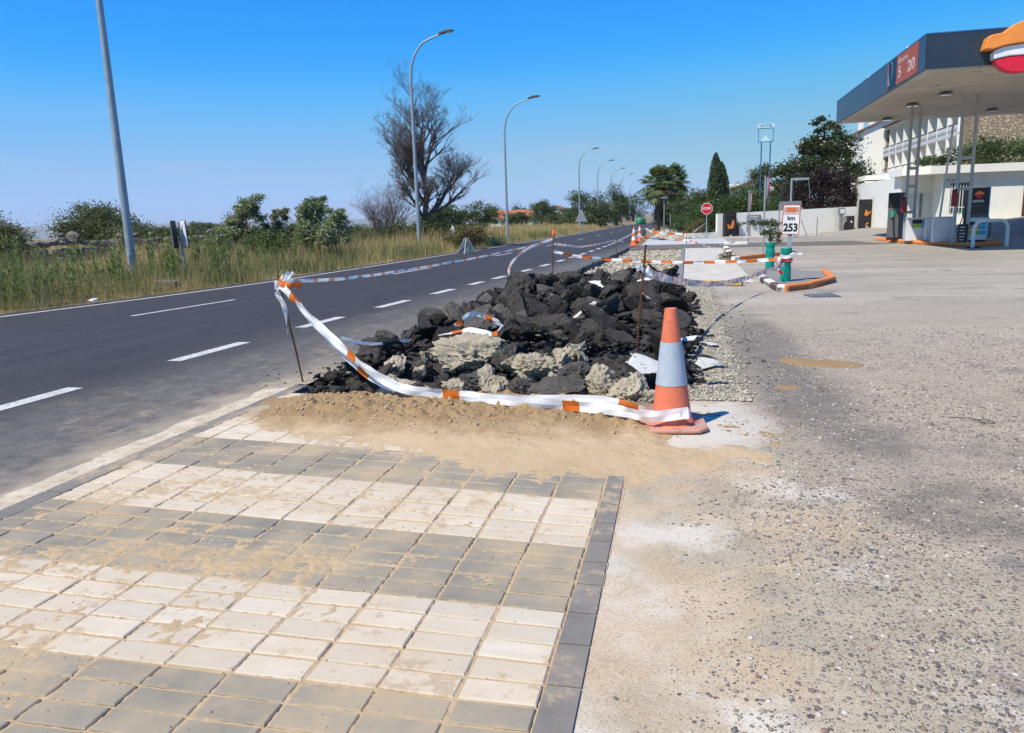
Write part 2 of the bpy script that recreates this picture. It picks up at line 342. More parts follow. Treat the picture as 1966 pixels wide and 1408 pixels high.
# ------------------------------------------------------------------ terrain, road
rng = np.random.RandomState(11); random.seed(5)
def lin(tab):
    a = np.array(tab, float); return lambda y: float(np.interp(y, a[:, 0], a[:, 1]))
def smooth_tab(tab):
    f = lin(tab); ys = np.arange(-30, 420, 1.); v = np.array([f(y) for y in ys])
    for _ in range(3): v = np.convolve(np.pad(v, 3, mode='edge'), np.ones(7)/7, 'valid')
    return lambda y: float(np.interp(y, ys, v))
LE = smooth_tab([(-30, -17), (0, -15), (8, -14.2), (12.6, -13.3), (16.3, -12.3), (20.2, -11.9), (26.8, -11.75), (37.7, -11.4), (62, -10.9), (102, -10.7), (151, -10), (190, -7), (230, 0), (300, 22), (420, 70)])
RE = smooth_tab([(-30, -4), (3.4, -3.92), (6.4, -3.78), (14, -3.42), (20.7, -3.2), (32, -2.82), (43, -2.85), (66, -3.6), (91, -4.6), (120, -4.6), (151, -3.6), (190, -.5), (230, 7), (300, 29), (420, 77)])
CE = smooth_tab([(-30, -14), (0, -11.6), (12.4, -10.45), (15.1, -9.95), (21, -9.2), (30, -8.6), (40, -8.2), (62, -7.7), (102, -7.7), (151, -7), (190, -4), (230, 3), (300, 25), (420, 73)])
DE = smooth_tab([(-30, -6.8), (6, -6.25), (8, -6.25), (9.4, -6.1), (11, -6.05), (14, -5.78), (17, -5.5), (21, -5.05), (30, -4.6), (43, -4.3), (66, -4.8), (91, -5.6), (151, -4.6), (190, -1.5), (230, 6), (420, 76)])
def zfore(x, y):
    s = lambda v, a, b: (lambda t: t*t*(3-2*t))(min(1, max(0, (v-a)/(b-a))))
    return .1*max(0, min(x, 30)-8)*s(y, 36, 43)*(1-.35*s(y, 45, 60))
def ztop(x, y): return zfore(x, y)
def zland(x, y):
    l = LE(y)-.9; d = l-x; z = -.10
    if d > 0: z = -.06+.16*math.tanh(d/4.)*(1+.6*fbm(x, y, .12, 3, 4.)) - .0009*max(0, d-30)**1.25
    if x > RE(y) and y > 8: z = -.16+zfore(x, y)
    if y > 60 and d > 0: z -= .00005*(y-60)**1.3*.3
    return z
xs = np.concatenate([-np.geomspace(4200, 60, 22), np.arange(-56, 40, 1.6), np.geomspace(42, 4200, 22)])
ys = np.concatenate([[-60, -30, -15], np.arange(-8, 100, 1.6), np.geomspace(104, 5200, 24)])
tag(grid('ground', xs, ys, zland, 'dry_ground'), kind='structure')
ysr = np.concatenate([np.arange(-14, 60, .5), np.arange(60, 400, 2.)])
def strip(name, f0, f1, ya, yb, z, mat, parent=None, nx=2, step=.5):
    yy = np.arange(ya, yb+step*.5, step); P = np.zeros((len(yy), nx, 3))
    for i, y in enumerate(yy):
        a, b = f0(y), f1(y)
        for k in range(nx): P[i, k] = (a+(b-a)*k/(nx-1), y, z)
    return gridv(name, P, mat, parent)
road = strip('road', lambda y: LE(y)-.55, lambda y: RE(y)-.02, -14, 400, -.03, 'asphalt', None, 14, 1.); tag(road, kind='structure')
strip('edge_line', lambda y: LE(y)-.1, lambda y: LE(y)+.04, -14, 380, -.026, 'line_paint', road, 2, 1.)
def dash(f, y0, y1, w):
    strip('lane_dash', lambda y: f(y)-w/2, lambda y: f(y)+w/2, y0, y1, -.0258, 'line_paint', road, 2, max(.05, (y1-y0)/5.999))
for y0, y1 in ((12.4, 15.3), (22.8, 25.8), (33.5, 36.5), (44.5, 47.5), (56, 59), (67, 70), (79, 82), (91, 94), (103, 106), (116, 119)): dash(CE, y0, y1, .11)
for y0, y1 in ((5.0, 6.5), (8.0, 9.45), (10.9, 12.2), (13.6, 14.9), (16.2, 17.35), (18.5, 19.4), (20.3, 21.3)): dash(DE, y0, y1, .2)
y = 22.9
while y < 140: dash(DE, y, y+1.2, .2); y += 2.6
# ------------------------------------------------------------------ forecourt and concrete apron
xsf = np.concatenate([np.arange(-.33, 4, .25), np.arange(4, 34, 1.), [40, 60]]); ysf = np.concatenate([np.arange(-3, 10, .25), np.arange(10, 72, 1.)])
PF = np.zeros((len(ysf), len(xsf), 3))
for i, y in enumerate(ysf):
    for k, x in enumerate(xsf):
        xx = x if x > -.33 else (-.325-.012*(y-2) if y < 6.25 else -.12)
        PF[i, k] = (max(xx, -.12) if y > 6.3 and k < 1 else xx, y, -.008+zfore(x, y))
tag(gridv('forecourt', PF, 'aggregate_concrete'), kind='structure')
# the strip beyond the trench: pale concrete footway, slab crossing
tag(bx('concrete_footway', 'concrete_pale', None, -.08, 1.5, 17.9, 36.6, -.06, .004), kind='structure')
tag(bx('slab_crossing', 'concrete_slab', None, -2.4, 2.2, 41.5, 50.5, -.1, .02), kind='structure')
tag(bx('asphalt_crossing', 'asphalt', None, -2.85, 9., 36.7, 41.4, -.1, .006), kind='structure')
tag(bx('white_footway', 'concrete_pale', None, 1.9, 13.8, 50.6, 51.9, -.1, .05), kind='structure')
tag(bx('trench_floor', 'rubble_bed', None, -3.7, -.25, 6.3, 36.7, -.3, -.1), kind='structure')
tag(bx('far_footway', 'concrete_pale', None, -2.6, 1.2, 50.6, 150, -.1, -.02), kind='structure')
# ------------------------------------------------------------------ paved footway, built paver by paver
pave = tag(link('paved_footway', None), kind='structure')
B().box(-3.72, -.335, 1.2, 6.4, -.1, -.0105).build('sand_bed', 'sand', pave)
EDGE = np.array([(-4., 6.1), (-3.62, 5.7), (-3.5, 5.3), (-3.28, 4.95), (-2.4, 4.68), (-1.6, 4.36), (-.9, 4.2), (-.33, 4.2), (.2, 4.42), (.6, 4.7), (1., 5.2)])
def heapz(X, Y):
    e = np.interp(X, EDGE[:, 0], EDGE[:, 1])+.12*vnoise2(X, Y, 1.6, 3, 3)
    d = Y-e; body = sm(d, .15, 1.25)
    right = 1-sm(X+.1*(Y-5), -.35, .12); back = 1-sm(Y, 6.12+.16*sm(X, -2.6, -1.4), 6.3+.16*sm(X, -2.6, -1.4))
    left = sm(X, -3.72+.0*Y, -3.2)
    h = (.008*sm(d, 0, .3)+(.036+.026*vnoise2(X, Y, 1.4, 8, 4))*body*left)*(right*.95+.05)
    film = np.where(X > -.42, (-.0125+.0085*sm(d, .0, .5)*(1-sm(Y+.25*vnoise2(X, Y, 3, 41, 3), 4.85, 5.25))*(1-sm(X+.3*vnoise2(X, Y, 2.4, 42, 3), .2, .85))+.0055*vnoise2(X, Y, 6, 43, 5)+.003*vnoise2(X, Y, 38, 46, 3)), 0)
    rough_ = (.011*vnoise2(X, Y, 9, 5, 4)+.006*vnoise2(X, Y, 30, 6, 3))*np.clip(h/.05, 0, 1)
    fresh = sm(Y+.18*vnoise2(X, Y, 1.3, 9, 2), 5.35, 5.6)*right*left*(.008+.05*np.abs(vnoise2(X, Y, 8, 12, 5))**1.3)   # newest spill with clods
    feather = -.0085+.013*sm(d, -.25, .55)+.0055*vnoise2(X, Y, 6, 44, 5)+.002*vnoise2(X, Y, 34, 45, 3)
    thin = 1-sm(d, .25, .6)
    core = ((h+fresh+rough_)*back*(1-.93*sm(X, -.45, -.05)*(1-right))+film*sm(X, -.42, -.3))*(d > -.02)
    out = np.where(X < -.36, core*(1-thin)+np.minimum(core+.004, feather)*thin, np.where(d > -.02, core, -.03))
    return np.where(d > -.35, out, -.03)-.04*(1-back)*(Y > 6.1)
def shear(x, y0): return y0+min(.09, max(.0, .03+.03*(y0-2.8)/.6))*(-.45-x)
PITCHX, PITCHY = .278, .1235
cell = []
for j in range(40):
    for i in range(12):
        x1 = -.452-PITCHX*i; x0 = x1-PITCHX if i < 11 else -3.70
        ya = 1.53+j*PITCHY; yb = ya+PITCHY
        if yb > 6.42: continue
        xm = (x0+x1)/2; ym = shear(xm, (ya+yb)/2)
        if ym > 6.36: continue
        hz = heapz(np.array([x0, x1, x0, x1, xm]), np.array([shear(x0, ya), shear(x1, ya), shear(x0, yb), shear(x1, yb), ym]))
        if hz.min() > .016: continue
        cell.append((i, j, x0, x1, ya, yb))
cell.sort(key=lambda c: c[1])
rest = [B(), B()]
def paver_mesh(x0, x1, ya, yb, bm_):
    g = .0065; xa, xb = x0+g, x1-g; A, D = ya+g*.9, yb-g*.9; dz = random.uniform(-.0028, .002); tz = random.uniform(-.0022, .0022); jx, jy = random.uniform(-.003, .003), random.uniform(-.002, .002); xa += jx; xb += jx; A += jy; D += jy
    cx, cy = (xa+xb)/2, (A+D)/2; e = .005; V = []
    for (ins, z) in ((0, -.05), (0, -.005), (e, 0.)):
        for x, y in ((xa+ins, A+ins), (xb-ins, A+ins), (xb-ins, D-ins), (xa+ins, D-ins)):
            V.append((x, shear(x, y), z+dz+tz*(1 if x > cx else -1)))
    bm_.add(V, [(0, 1, 5, 4), (1, 2, 6, 5), (2, 3, 7, 6), (3, 0, 4, 7), (4, 5, 9, 8), (5, 6, 10, 9), (6, 7, 11, 10), (7, 4, 8, 11), (8, 9, 10, 11)])
for n, (i, j, x0, x1, ya, yb) in enumerate(cell):
    white = (j//5) % 2 == 1
    if n < 300: b = B(); paver_mesh(x0, x1, ya, yb, b); b.build('paver', 'white_paver' if white else 'grey_paver', pave)
    else: paver_mesh(x0, x1, ya, yb, rest[white])
for k in (0, 1): tag(rest[k].build('farther_pavers', ('grey_paver', 'white_paver')[k], pave), kind='stuff')
yb = 1.55
while yb < 4.3:
    L = random.uniform(.22, .27); xo = -.325-.012*(yb-2); b = B()
    g = .004; b.add([(x, y, z) for z in (-.05, .001) for x, y in ((-.447, yb+g), (xo, yb+g), (xo-.003, yb+L-g), (-.447, yb+L-g))],
          [(4, 5, 6, 7), (0, 1, 5, 4), (1, 2, 6, 5), (2, 3, 7, 6), (3, 0, 4, 7)])
    b.build('border_tile', 'slate_border', pave); yb += L
# kerb between footway and road, with its bed of mortar
kerb = tag(link('flush_kerb', None), kind='structure')
y = 1.2
while y < 6.5:
    L = random.choice((.3, .42, .5)); o = .05*max(0, y-3)/3
    B().box(-3.855+o, -3.708+o, y+.004, y+L-.004, -.12, random.uniform(-.003, .002)).build('kerb_stone', 'slate_border', kerb, bev=.006); y += L
gm = np.zeros((60, 8, 3)); 
for i in range(60):
    y = 1.2+i*.092; o = .05*max(0, y-3)/3
    for k in range(8):
        x = -4.12+o+.27*k/7+(.05*fbm(0, y, 3, 3, 2.) if k == 0 else 0); gm[i, k] = (x, y, -.026+.02*(k/7)+.006*fbm(x, y, 14, 4, 1.)*(0 < k < 7))
gridv('mortar_strip', gm, 'mortar', kerb)
# ------------------------------------------------------------------ sand
xs_ = np.arange(-3.75, .95, .0125); ys_ = np.arange(4.0, 6.55, .0125); X, Y = np.meshgrid(xs_, ys_); Z = heapz(X, Y)
P = np.stack([X, Y, Z], -1); k4 = lambda A: np.maximum(np.maximum(A[:-1, :-1], A[1:, :-1]), np.maximum(A[:-1, 1:], A[1:, 1:]))
Z = Z+.0009*np.random.RandomState(10).randn(*Z.shape); P[..., 2] = Z
tag(gridv('sand_heap', P, 'sand', None, True, k4(Z) > -.012), 'low heap of tan sand spread across the end of the paving before the rubble', 'sand', kind='stuff')
xs_ = np.arange(-3.72, -.33, .011); ys_ = np.arange(1.45, 5.4, .011); X, Y = np.meshgrid(xs_, ys_)
a = vnoise2(X, Y, 1.1, 21, 3); b_ = vnoise2(X, Y, 12, 22, 4); c_ = vnoise2(X, Y, 45, 23, 2)
ga = lambda cx, cy, sx, sy: np.exp(-((X-cx)/sx)**2-((Y-cy)/sy)**2)
amt = 1.0*ga(-2.45, 2.93, .75, .2)+.6*ga(-3.2, 2.5, .5, .5)+.4*ga(-2.0, 2.45, .9, .3)+.5*ga(-1.7, 3.05, .6, .2)+.45*ga(-2.3, 3.3, .8, .14)+.35*ga(-3.1, 3.9, .5, .4)-.1*sm(X, -1.5, -.6)+.5*ga(-2.9, 2.15, .6, .22)+.25*ga(-1.55, 2.6, .5, .2)
Z = -.0075+.0085*np.clip(amt+.34*a+.3*b_+.10*c_-.02, 0, 1.2)+.0024*c_+.0016*b_+.0011*np.random.RandomState(9).randn(*X.shape)
tag(gridv('loose_sand', np.stack([X, Y, Z], -1), 'sand'), 'thin drifts of swept sand lying in the paver joints', 'sand', kind='stuff')
def scatter(name, Ps, Ss, mat, parent=None, flat=.6, seed=1, sub=1, jit=.25):     # many little stones as one mesh
    bm = bmesh.new(); bmesh.ops.create_icosphere(bm, subdivisions=sub, radius=1.); bv = np.array([v.co for v in bm.verts]); bf = np.array([[v.index for v in f.verts] for f in bm.faces]); bm.free()
    rs = np.random.RandomState(seed); n = len(Ps); V = np.repeat(bv[None], n, 0)*(1+jit*(rs.rand(n, len(bv), 1)-.5)*2)
    V = V*np.stack([np.ones(n), rs.uniform(.6, 1, n), flat*rs.uniform(.6, 1.1, n)], -1)[:, None]*np.asarray(Ss)[:, None, None]
    a = rs.rand(n)*6.283; c, s_ = np.cos(a)[:, None], np.sin(a)[:, None]
    V = np.stack([V[..., 0]*c-V[..., 1]*s_, V[..., 0]*s_+V[..., 1]*c, V[..., 2]], -1)+np.asarray(Ps)[:, None]
    F = (bf[None]+(np.arange(n)*len(bv))[:, None, None]).reshape(-1, 3)
    me = bpy.data.meshes.new(name); me.vertices.add(n*len(bv)); me.vertices.foreach_set('co', V.astype(np.float32).reshape(-1))
    m = len(F); me.loops.add(m*3); me.loops.foreach_set('vertex_index', F.astype(np.int32).reshape(-1)); me.polygons.add(m)
    me.polygons.foreach_set('loop_start', np.arange(0, m*3, 3, dtype=np.int32))
    try: me.polygons.foreach_set('loop_total', np.full(m, 3, dtype=np.int32))
    except Exception: pass
    me.materials.append(MT[mat]); me.update(calc_edges=True); me.validate(); return link(name, me, parent)
def island_mat(name, stops, rough=.9, bump=0., bs=60):
    t = T(name); c = t.ramp(t.n('NewGeometry', out='Random Per Island'), stops)
    if name != 'heap_crumbs': c = t.mix(t.rng(t.noise(t.pos(), bs, 4, .7), .4, .7, 0., .4), c, (.5, .44, .36))
    if bump: t.bump(t.noise(t.pos(), bs*2, 4), bump, .01)
    MT[name] = t.fin(c, rough)
island_mat('pebbles', [(0., (.05, .05, .055)), (.25, (.11, .1, .1)), (.45, (.16, .09, .07)), (.62, (.2, .17, .14)), (.8, (.36, .3, .24)), (1., (.55, .5, .44))], .8)
island_mat('sand_clods', [(0., (.28, .18, .09)), (1., (.42, .3, .17))], .95)
n = 4200; px = rng.uniform(-3.5, .2, n); py = rng.uniform(4.9, 6.3, n); pz = heapz(px, py); k = (pz > .02) & (rng.rand(n) < sm(py, 5.1, 5.6)+.12)
tag(scatter('sand_clods', np.stack([px, py, pz], -1)[k], .003+.018*rng.rand(k.sum())**6+.004*rng.rand(k.sum()), 'sand_clods', seed=3, flat=.8), 'crumbs and clods of damp sand on the heap', 'sand', kind='stuff')
n = 900; px = rng.uniform(-3.6, -.4, n); py = rng.uniform(1.6, 4.6, n)
tag(scatter('sand_crumbs', np.stack([px, py, np.full(n, .001)], -1), .0015+.0035*rng.rand(n)**3, 'sand_clods', seed=4), 'scattered grit crumbs lying on the pavers', 'grit', kind='stuff')
n = 80000; px = rng.uniform(-.3, 5.5, n); py = 1.9+rng.rand(n)**1.5*9.; nz = vnoise2(px, py, 1.3, 31, 4)
wear = np.exp(-((px-1.45)/.6)**2-((py-4.15)/.5)**2)+np.exp(-((px-1.9)/.6)**2-((py-3.4)/.7)**2)
k = (rng.rand(n) < np.clip((px-.05+.45*nz)*.95+wear, .015, 1)) & (rng.rand(n) < np.clip(1.25+nz*1.1-.05*py, .12, 1)) & ~((px < .7) & (py > 6.2))
ps = .0035+.0125*rng.rand(n)**2.6
tag(scatter('pebbles', np.stack([px, py, -.0095+ps*.12], -1)[k], ps[k], 'pebbles', seed=5, flat=.55), 'rounded pebbles exposed in the worn concrete forecourt', 'pebbles', kind='stuff')
# ------------------------------------------------------------------ rubble of the dug-up road
def mk_rock(name, a, b, c, sc=9., bump=.8, speck=None):
    t = T(name); p = t.obj(); w = t.n('ObjectInfo', out='Random'); q = t.n('VectorMath', p_operation='ADD', i0=p, i1=t.n('CombineXYZ', X=t.math('MULTIPLY', w, 40.), Y=t.math('MULTIPLY', w, 17.), Z=0.))
    zt = t.n('SeparateXYZ', out=2, Vector=t.n('TexCoord', out='Normal')); n1 = t.noise(q, sc, 7, .7); n2 = t.noise(q, sc*7, 5, .7)
    v = t.n('TexVoronoi', out=None, Vector=q, Scale=sc*7); cell = t.n('SeparateColor', out=0, Color=v.outputs['Color'])
    col = t.mix(t.rng(n1, .32, .68), a, b); col = t.mix(t.rng(cell, .7, 1., 0., .3), col, c)
    col = t.mix(t.rng(t.noise(q, sc*.4, 5, .7), .56, .68, 0., .5), col, c)
    if name == 'broken_asphalt': col = t.mix(t.math('MULTIPLY', t.rng(zt, .72, .88), t.rng(t.noise(q, 12, 6, .7), .35, .6, .1, .8)), col, (.08, .07, .06))
    if speck: col = t.mix(t.math('MULTIPLY', t.rng(v.outputs['Distance'], .3, .2), t.math('GREATER_THAN', cell, .86)), col, speck)
    h = t.math('ADD', t.math('MULTIPLY', n2, .9), t.math('ADD', t.math('MULTIPLY', v.outputs['Distance'], -.15 if 'concrete' in name or 'painted' in name else -.5), n1)); t.bump(h, bump*.8, .025)
    MT[name] = t.fin(col, .88, Specular_IOR_Level=.3); return t
mk_rock('broken_asphalt', (.0115, .0105, .0098), (.03, .026, .0225), (.07, .056, .044), 9., .9, (.14, .12, .1))
mk_rock('dusty_asphalt', (.045, .041, .037), (.105, .094, .082), (.19, .165, .135), 8., .8, (.22, .2, .17))
mk_rock('lean_concrete', (.47, .40, .285), (.34, .29, .205), (.56, .49, .36), 7., 1., (.13, .11, .09))
def painted(name):                       # asphalt chunk whose one flat face still carries white road paint
    t = mk_rock(name, (.016, .015, .016), (.04, .037, .034), (.07, .06, .052), 9., .8)
    z = t.n('SeparateXYZ', out=2, Vector=t.n('TexCoord', out='Normal')); p = t.obj()
    f = t.math('MULTIPLY', t.rng(z, .8, .9), t.rng(t.noise(p, 16, 6, .7), .36, .44))
    src = t.b.inputs['Base Color'].links[0].from_socket
    xx = t.n('SeparateXYZ', out=1, Vector=p); f = t.math('MULTIPLY', f, t.rng(t.math('ABSOLUTE', xx), .14, .12))
    t.put(t.b.inputs['Base Color'], t.mix(f, src, (.70, .68, .63)))
painted('painted_asphalt')
def rock_mesh(seed, dims, planes, sub, rough, mat, flat_top=False, crisp=False):
    rs = np.random.RandomState(seed); bm = bmesh.new(); bmesh.ops.create_icosphere(bm, subdivisions=sub, radius=1.)
    nrm = rs.randn(planes, 3); nrm /= np.linalg.norm(nrm, axis=1)[:, None]; hh = rs.uniform(.5, .95, planes)
    ax = np.array([(0, 0, 1), (0, 0, -1)], float); nrm = np.vstack([nrm, ax]); hh = np.append(hh, [.55, .55] if flat_top else [.75, .75])
    off = Vector(rs.rand(3)*50)
    for v in bm.verts:
        d = np.array(v.co.normalized()); dt = nrm @ d; r = np.min(np.where(dt > .05, hh/np.maximum(dt, .05), 9.)); r = min(r, 1.15)
        p = Vector(d*r); k = mn.fractal(p*2.2+off, .9, 2.2, 3)*rough+mn.fractal(p*6+off, .6, 2.3, 6)*rough*.95
        if flat_top and d[2]*r > .5: k *= .12
        p = p*(1+k); v.co = Vector((p.x*dims[0], p.y*dims[1], p.z*dims[2]))
    me = bpy.data.meshes.new('chunk'); bm.to_mesh(me); bm.free(); me.materials.append(MT[mat])
    me.polygons.foreach_set('use_smooth', [not crisp]*len(me.polygons))
    try: me.set_sharp_from_angle(angle=R(38))
    except Exception: pass
    return me
BLK = [rock_mesh(100+i, (random.uniform(.19, .29), random.uniform(.14, .22), random.uniform(.07, .15)), 9, 4, .125, 'broken_asphalt' if i % 4 else 'dusty_asphalt', i % 3 == 0, True) for i in range(18)]
DST = [rock_mesh(200+i, (.24, .18, .12), 9, 4, .15, 'dusty_asphalt') for i in range(4)]
PNT = [rock_mesh(300+i, (.24, .18, .07), 8, 4, .06, 'painted_asphalt', True, True) for i in range(4)]
def pileh(x, y):
    s = lambda v, a, b: (lambda t: t*t*(3-2*t))(min(1., max(0., (v-a)/(b-a))))
    l = -3.95+.035*(y-6.5); h = .30+.022*(y-7)
    return -.09+(h+.09)*s(x, l, l+1.1)*(1-s(x, -.42-.0*y, .36))*s(y, 6.15, 7.0)*(1-s(y, 13.6, 16.8))+.05*fbm(x, y, 1.1, 3, 7.)
# the crushed mass everything lies on
xs_ = np.arange(-3.95, .6, .035); ys_ = np.arange(6.2, 17.2, .05)
tag(grid('crushed_asphalt', xs_, ys_, lambda x, y: pileh(x, y)-.09+.045*fbm(x, y, 5, 4, 3.)+.02*fbm(x, y, 17, 3, 5.), 'broken_asphalt'), 'black crumbled asphalt filling between the broken chunks', 'rubble', kind='stuff')
placed = []
def chunk(me, x, y, sc, rot, dz=0., label=None, group='broken chunks in the rubble pile', name='asphalt_chunk', cat='rubble'):
    o = link(name, me, None, (x, y, pileh(x, y)+dz), rot, (sc, sc, sc)); placed.append((x, y))
    return tag(o, label, cat, group)
LB = 'jagged black chunk of broken asphalt in the heap'; LD = 'dusty grey chunk of broken asphalt among the black ones'
rs = np.random.RandomState(77); cnt = 0; tries = 0; pts = []
while cnt < 285 and tries < 9000:
    tries += 1; y = 6.5+rs.rand()**1.25*9.9; x = rs.uniform(-3.75+.035*(y-6.5), .3)
    if y > 13.5 and rs.rand() < .5: continue
    md = .2+.012*(y-6)
    if any((x-a)**2+(y-b)**2 < md*md for a, b in pts): continue
    if y < 7.35 and -2.75 < x < -.3: continue           # the pale concrete lumps lie here
    pts.append((x, y)); edge = x < -3.1+.035*(y-6.5) or x > -.15
    sc = rs.uniform(.6, 1.05)*(.5+.25*rs.rand() if edge else 1.)*(1.22 if rs.rand() < .16 and not edge else 1.)
    tl = .95 if not edge else .3
    mi_ = rs.randint(len(BLK)); chunk(BLK[mi_], x, y, sc, (rs.uniform(-tl, tl), rs.uniform(-tl, tl), rs.rand()*6.28), -.01+.11*rs.rand()*(0 if edge else 1), ('%s chunk of broken asphalt in the %s %s part of the heap' % ('jagged black' if mi_ % 4 else 'dusty grey', 'front' if y < 8.6 else ('middle' if y < 11.6 else 'back'), 'left' if x < -2.5 else ('central' if x < -1. else 'right')))); cnt += 1
# pale lean-concrete lumps and greyer pieces along the front
def lump(px, py, Y, dims, seed, label, rot=(0, 0, 0), mat='lean_concrete', sub=5, rough=.19, name='concrete_lump'):
    p = AT(px, py, Y-.12); me = rock_mesh(seed, tuple(d*1.12 for d in dims), 10, sub, rough, mat)
    return tag(link(name, me, None, p, rot), label, 'rubble', 'pale and grey lumps at the front of the rubble')
lump(905, 684, 7.0, (.37, .2, .17), 401, 'largest pale sandy concrete lump, on the front slope of the rubble', (.2, .12, .15))
lump(848, 690, 7.2, (.14, .14, .12), 402, 'small pale lump tucked against the left of the largest pale lump', (0, .5, 1))
lump(1040, 710, 6.85, (.2, .15, .13), 403, 'rounded pale concrete lump right of the largest pale lump', (0, .2, .4))
lump(878, 748, 6.5, (.12, .1, .085), 404, 'small knobbly pale lump low at the front under the largest pale lump', (.3, 0, .2))
lump(950, 762, 6.42, (.13, .1, .07), 405, 'pale rubble lump lying right behind the white tape', (.1, .2, .9))
lump(962, 738, 6.55, (.075, .07, .07), 406, 'fist sized pale lump between two grey chunks', (.4, .1, .3))
lump(1003, 752, 6.48, (.115, .1, .11), 407, 'dusty grey chunk standing between the small pale lumps', (.2, .5, .2), 'dusty_asphalt')
lump(1082, 752, 6.42, (.27, .16, .12), 408, 'broad dusty grey asphalt slab at the front of the heap', (.35, -.12, -.1), 'dusty_asphalt', rough=.13)
lump(1165, 752, 6.5, (.16, .13, .12), 409, 'pale lump behind the broad grey slab', (.1, .4, .5))
lump(1210, 752, 6.38, (.17, .13, .13), 410, 'pale concrete lump with black crust beside the traffic cone', (.2, -.3, 1.2))
lump(1130, 772, 6.25, (.11, .07, .05), 411, 'flat pale lump lying before the broad grey slab', (.1, .1, .2))
lump(720, 665, 8.2, (.2, .17, .12), 412, 'grey slab fragment under the sagging tape at the left', (.3, .3, .2), 'dusty_asphalt')
lump(1040, 770, 6.3, (.06, .05, .045), 413, 'little pale stone lying before the broad grey slab', (.1, .1, .2))
lump(915, 735, 6.62, (.22, .13, .09), 414, 'dark grey block wedged under the largest pale lump', (.2, .1, .1), 'dusty_asphalt')
for k, (px_, py_, Y_, s_) in enumerate(((1100, 712, 6.75, .1), (985, 700, 6.9, .09), (1060, 735, 6.55, .07), (1145, 735, 6.6, .1), (800, 745, 6.5, .06), (905, 765, 6.35, .06), (985, 775, 6.3, .05), (1235, 765, 6.3, .08), (1190, 775, 6.28, .06), (840, 770, 6.32, .05))):
    lump(px_, py_, Y_, (s_*1.3, s_, s_*.85), 420+k, ('pale lump above the broad grey slab', 'small pale lump right of the largest one', 'fist sized pale stone on the upper edge of the broad grey slab', 'pale lump on the right shoulder of the broad grey slab', 'small stone under the hanging tape at the left front', 'little pale lump below the knobbly one', 'smallest pale stone at the middle of the front edge', 'pale lump touching the back of the traffic cone', 'pale stone low at the front left of the cone', 'tiny pale stone where the tape meets the sand')[k], (k*.7, k*.4, k), 'lean_concrete' if k % 4 else 'dusty_asphalt', 4)
rs2 = np.random.RandomState(44); LM = [rock_mesh(440+i, (.14, .11, .095), 10, 4, .18, 'lean_concrete' if i != 3 else 'dusty_asphalt') for i in range(6)]
for k in range(26):
    x_ = rs2.uniform(-2.75, -.35); y_ = 6.33+rs2.rand()**1.6*.75; s_ = rs2.uniform(.45, 1.25)
    tag(link('concrete_lump', LM[rs2.randint(6)], None, (x_, y_, max(.03, pileh(x_, y_)*.8+.03)), tuple(rs2.uniform(-3, 3, 3)), (s_, s_, s_)), 'pale broken concrete lump strewn among the front stones of the rubble', 'rubble', 'pale lumps strewn along the front of the rubble')
# chunks that still show white road paint
def pchunk(px, py, Y, k, sc, rot, label):
    p = AT(px, py, Y*.95-.05); sc *= 1.1; o = link('painted_chunk', PNT[k], None, p, rot, (sc, sc, sc)); tag(o, label, 'rubble', 'chunks with white road paint')
pchunk(752, 684, 7.5, 0, .95, (-.95, .25, .5), 'asphalt slab with white road paint standing under the tape')
pchunk(1240, 708, 7.0, 1, .8, (.75, .3, .3), 'large white painted slab leaning behind the traffic cone')
pchunk(1203, 636, 8.6, 2, .6, (.75, .0, 2.2), 'small white painted slab in the middle of the heap')
pchunk(1130, 607, 9.6, 3, .75, (.9, -.5, .7), 'white painted slab tilted on the middle of the heap')
pchunk(1250, 578, 10.8, 1, .9, (.55, .2, 1.3), 'worn white painted chunk behind the rusty bar')
pchunk(1140, 552, 12.6, 2, 1.0, (.35, -.3, .9), 'long white painted slab near the top of the heap')
pchunk(1180, 550, 12.9, 0, .9, (.3, .4, 1.9), 'painted slab next to the long white one on top of the heap')
pchunk(1222, 551, 12.7, 3, .9, (.3, -.4, .2), 'broad painted slab against the rusty bar at the top')
pchunk(1355, 700, 7.4, 1, .42, (1.1, .1, .1), 'white faced chunk standing right of the cone')
pchunk(1362, 662, 8.2, 3, .34, (.25, .2, .3), 'small flat white piece at the right tip of the heap')
pchunk(1325, 652, 8.5, 0, .4, (.3, -.1, .1), 'thin white painted flake right of the cone top')
pchunk(1048, 545, 15.8, 2, .8, (.8, .2, .6), 'white painted piece at the foot of the flagged bar')
n = 5200; px = rng.uniform(-3.8, .35, n); py = 6.35+rng.rand(n)**1.3*10.; pz = np.array([pileh(a_, b__) for a_, b__ in zip(px, py)]); k = pz > -.05
island_mat('heap_crumbs', [(0., (.012, .011, .0105)), (.8, (.03, .027, .024)), (.95, (.08, .07, .06)), (1., (.4, .35, .27))], .9, .5, 40)
tag(scatter('broken_bits', np.stack([px, py, pz-.02+.11*rng.rand(n)], -1)[k], (.01+.05*rng.rand(n)**4)[k], 'heap_crumbs', seed=18, flat=.6, jit=.6), 'small black and grey bits of asphalt filling the rubble heap', 'rubble', kind='stuff')
